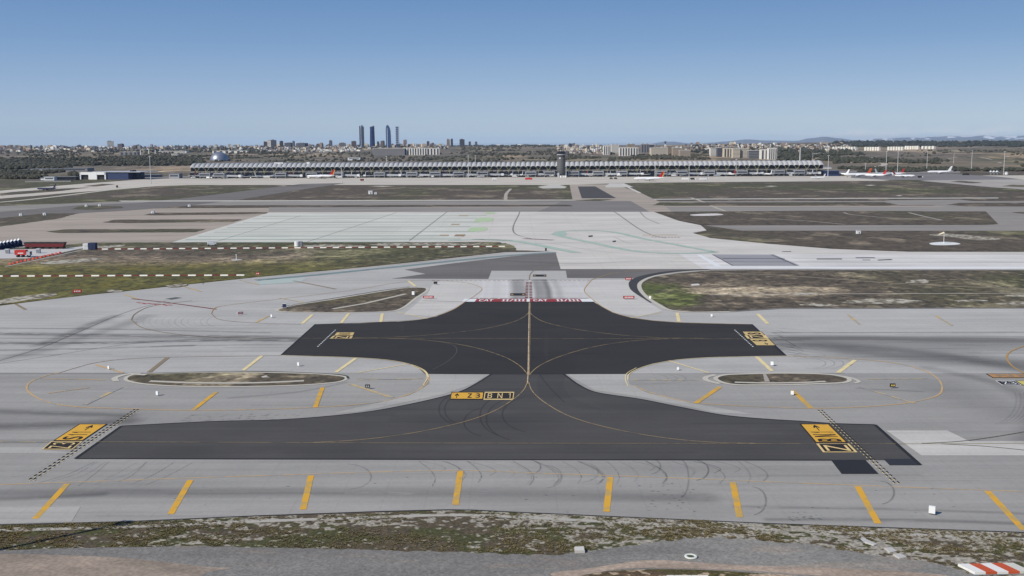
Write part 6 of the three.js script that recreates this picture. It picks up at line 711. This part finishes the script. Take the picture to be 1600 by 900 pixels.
// mountains
function range(name, label, depth, back, prof, map, yLow) {
  const pos = [], uv = [], idx = [], NC = 260, NR = 14, x0 = prof[0][0], x1 = prof[prof.length - 1][0];
  const topY = (px) => { let i = 0; while (i < prof.length - 2 && px > prof[i + 1][0]) i++; const t = (px - prof[i][0]) / (prof[i + 1][0] - prof[i][0]), e = t * t * (3 - 2 * t); return prof[i][1] + (prof[i + 1][1] - prof[i][1]) * e; };
  for (let j = 0; j <= NR; j++) for (let i = 0; i <= NC; i++) {
    const px = x0 + (x1 - x0) * i / NC, v = j / NR, crest = 0.6, d = depth + (v - crest) * back, r = ray(px, topY(px)), H = EYE + r.y / Math.hypot(r.x, r.z) * Math.hypot((px - 800) / 1600 * depth, depth), x = (px - 800) / 1600 * d;
    const k = v < crest ? Math.sin(v / crest * Math.PI / 2) : Math.cos((v - crest) / (1 - crest) * Math.PI / 2), n = (fbm(px / 22 + v * 1.5, v * 4, 310 + depth / 1000, 4) - 0.5) * 0.55 * (1 - Math.pow(k, 8));
    pos.push(x, yLow + (H - yLow) * Math.max(0, k + n * k), -d); uv.push(px / 100, v);
  }
  for (let j = 0; j < NR; j++) for (let i = 0; i < NC; i++) { const a = j * (NC + 1) + i, b = a + NC + 1; idx.push(a, a + 1, b + 1, a, b + 1, b); }
  const g = new THREE.BufferGeometry(); g.setAttribute('position', new THREE.Float32BufferAttribute(pos, 3)); g.setAttribute('uv', new THREE.Float32BufferAttribute(uv, 2)); g.setIndex(idx); g.computeVertexNormals(); struct(name, g, map, label, 'mountains');
}
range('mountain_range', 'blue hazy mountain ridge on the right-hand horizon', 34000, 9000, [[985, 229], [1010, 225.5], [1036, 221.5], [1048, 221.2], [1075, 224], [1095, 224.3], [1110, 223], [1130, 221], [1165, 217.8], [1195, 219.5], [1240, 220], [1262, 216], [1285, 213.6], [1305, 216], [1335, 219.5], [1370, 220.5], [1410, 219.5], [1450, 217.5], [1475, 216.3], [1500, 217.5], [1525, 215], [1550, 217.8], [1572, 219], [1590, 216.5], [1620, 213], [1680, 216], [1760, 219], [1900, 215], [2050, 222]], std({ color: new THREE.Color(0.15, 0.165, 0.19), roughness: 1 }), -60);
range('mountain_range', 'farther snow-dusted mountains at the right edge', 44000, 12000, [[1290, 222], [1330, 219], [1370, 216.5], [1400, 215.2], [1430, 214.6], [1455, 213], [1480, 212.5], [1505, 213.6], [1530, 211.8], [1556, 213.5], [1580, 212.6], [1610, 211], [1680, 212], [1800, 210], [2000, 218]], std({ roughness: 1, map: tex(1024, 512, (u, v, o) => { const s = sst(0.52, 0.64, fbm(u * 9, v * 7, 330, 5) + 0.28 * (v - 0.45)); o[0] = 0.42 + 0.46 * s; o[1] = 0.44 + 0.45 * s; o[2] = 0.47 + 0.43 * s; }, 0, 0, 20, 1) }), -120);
{ // mast on the hill at the start of the ridge
  const p = onDepth(1039.5, 9000), t = thing('water_tower', 'small dark tower on the hilltop at the start of the mountain ridge', 'tower', p.toArray()); part('shaft', cyl(6, 6, 26, 0, 0, 0, 10), wallMats.slate, t); part('tank', cyl(9, 12, 9, 0, 24, 0, 12), wallMats.slate, t); }

// things alike are told apart by their place from left to right
{ const same = new Map(); for (const o of scene.children) if (o.userData.label && o.userData.category && !o.userData.kind) { const k = o.userData.label; (same.get(k) || same.set(k, []).get(k)).push(o); }
  const ord = (n) => n + (n % 10 === 1 && n % 100 !== 11 ? 'st' : n % 10 === 2 && n % 100 !== 12 ? 'nd' : n % 10 === 3 && n % 100 !== 13 ? 'rd' : 'th');
  for (const [k, l] of same) if (l.length > 1) l.sort((a, b) => a.position.x / -a.position.z - b.position.x / -b.position.z).forEach((o, i) => { o.userData.label = `${k}, ${ord(i + 1)} from left`; }); }
renderer.render(scene, camera);
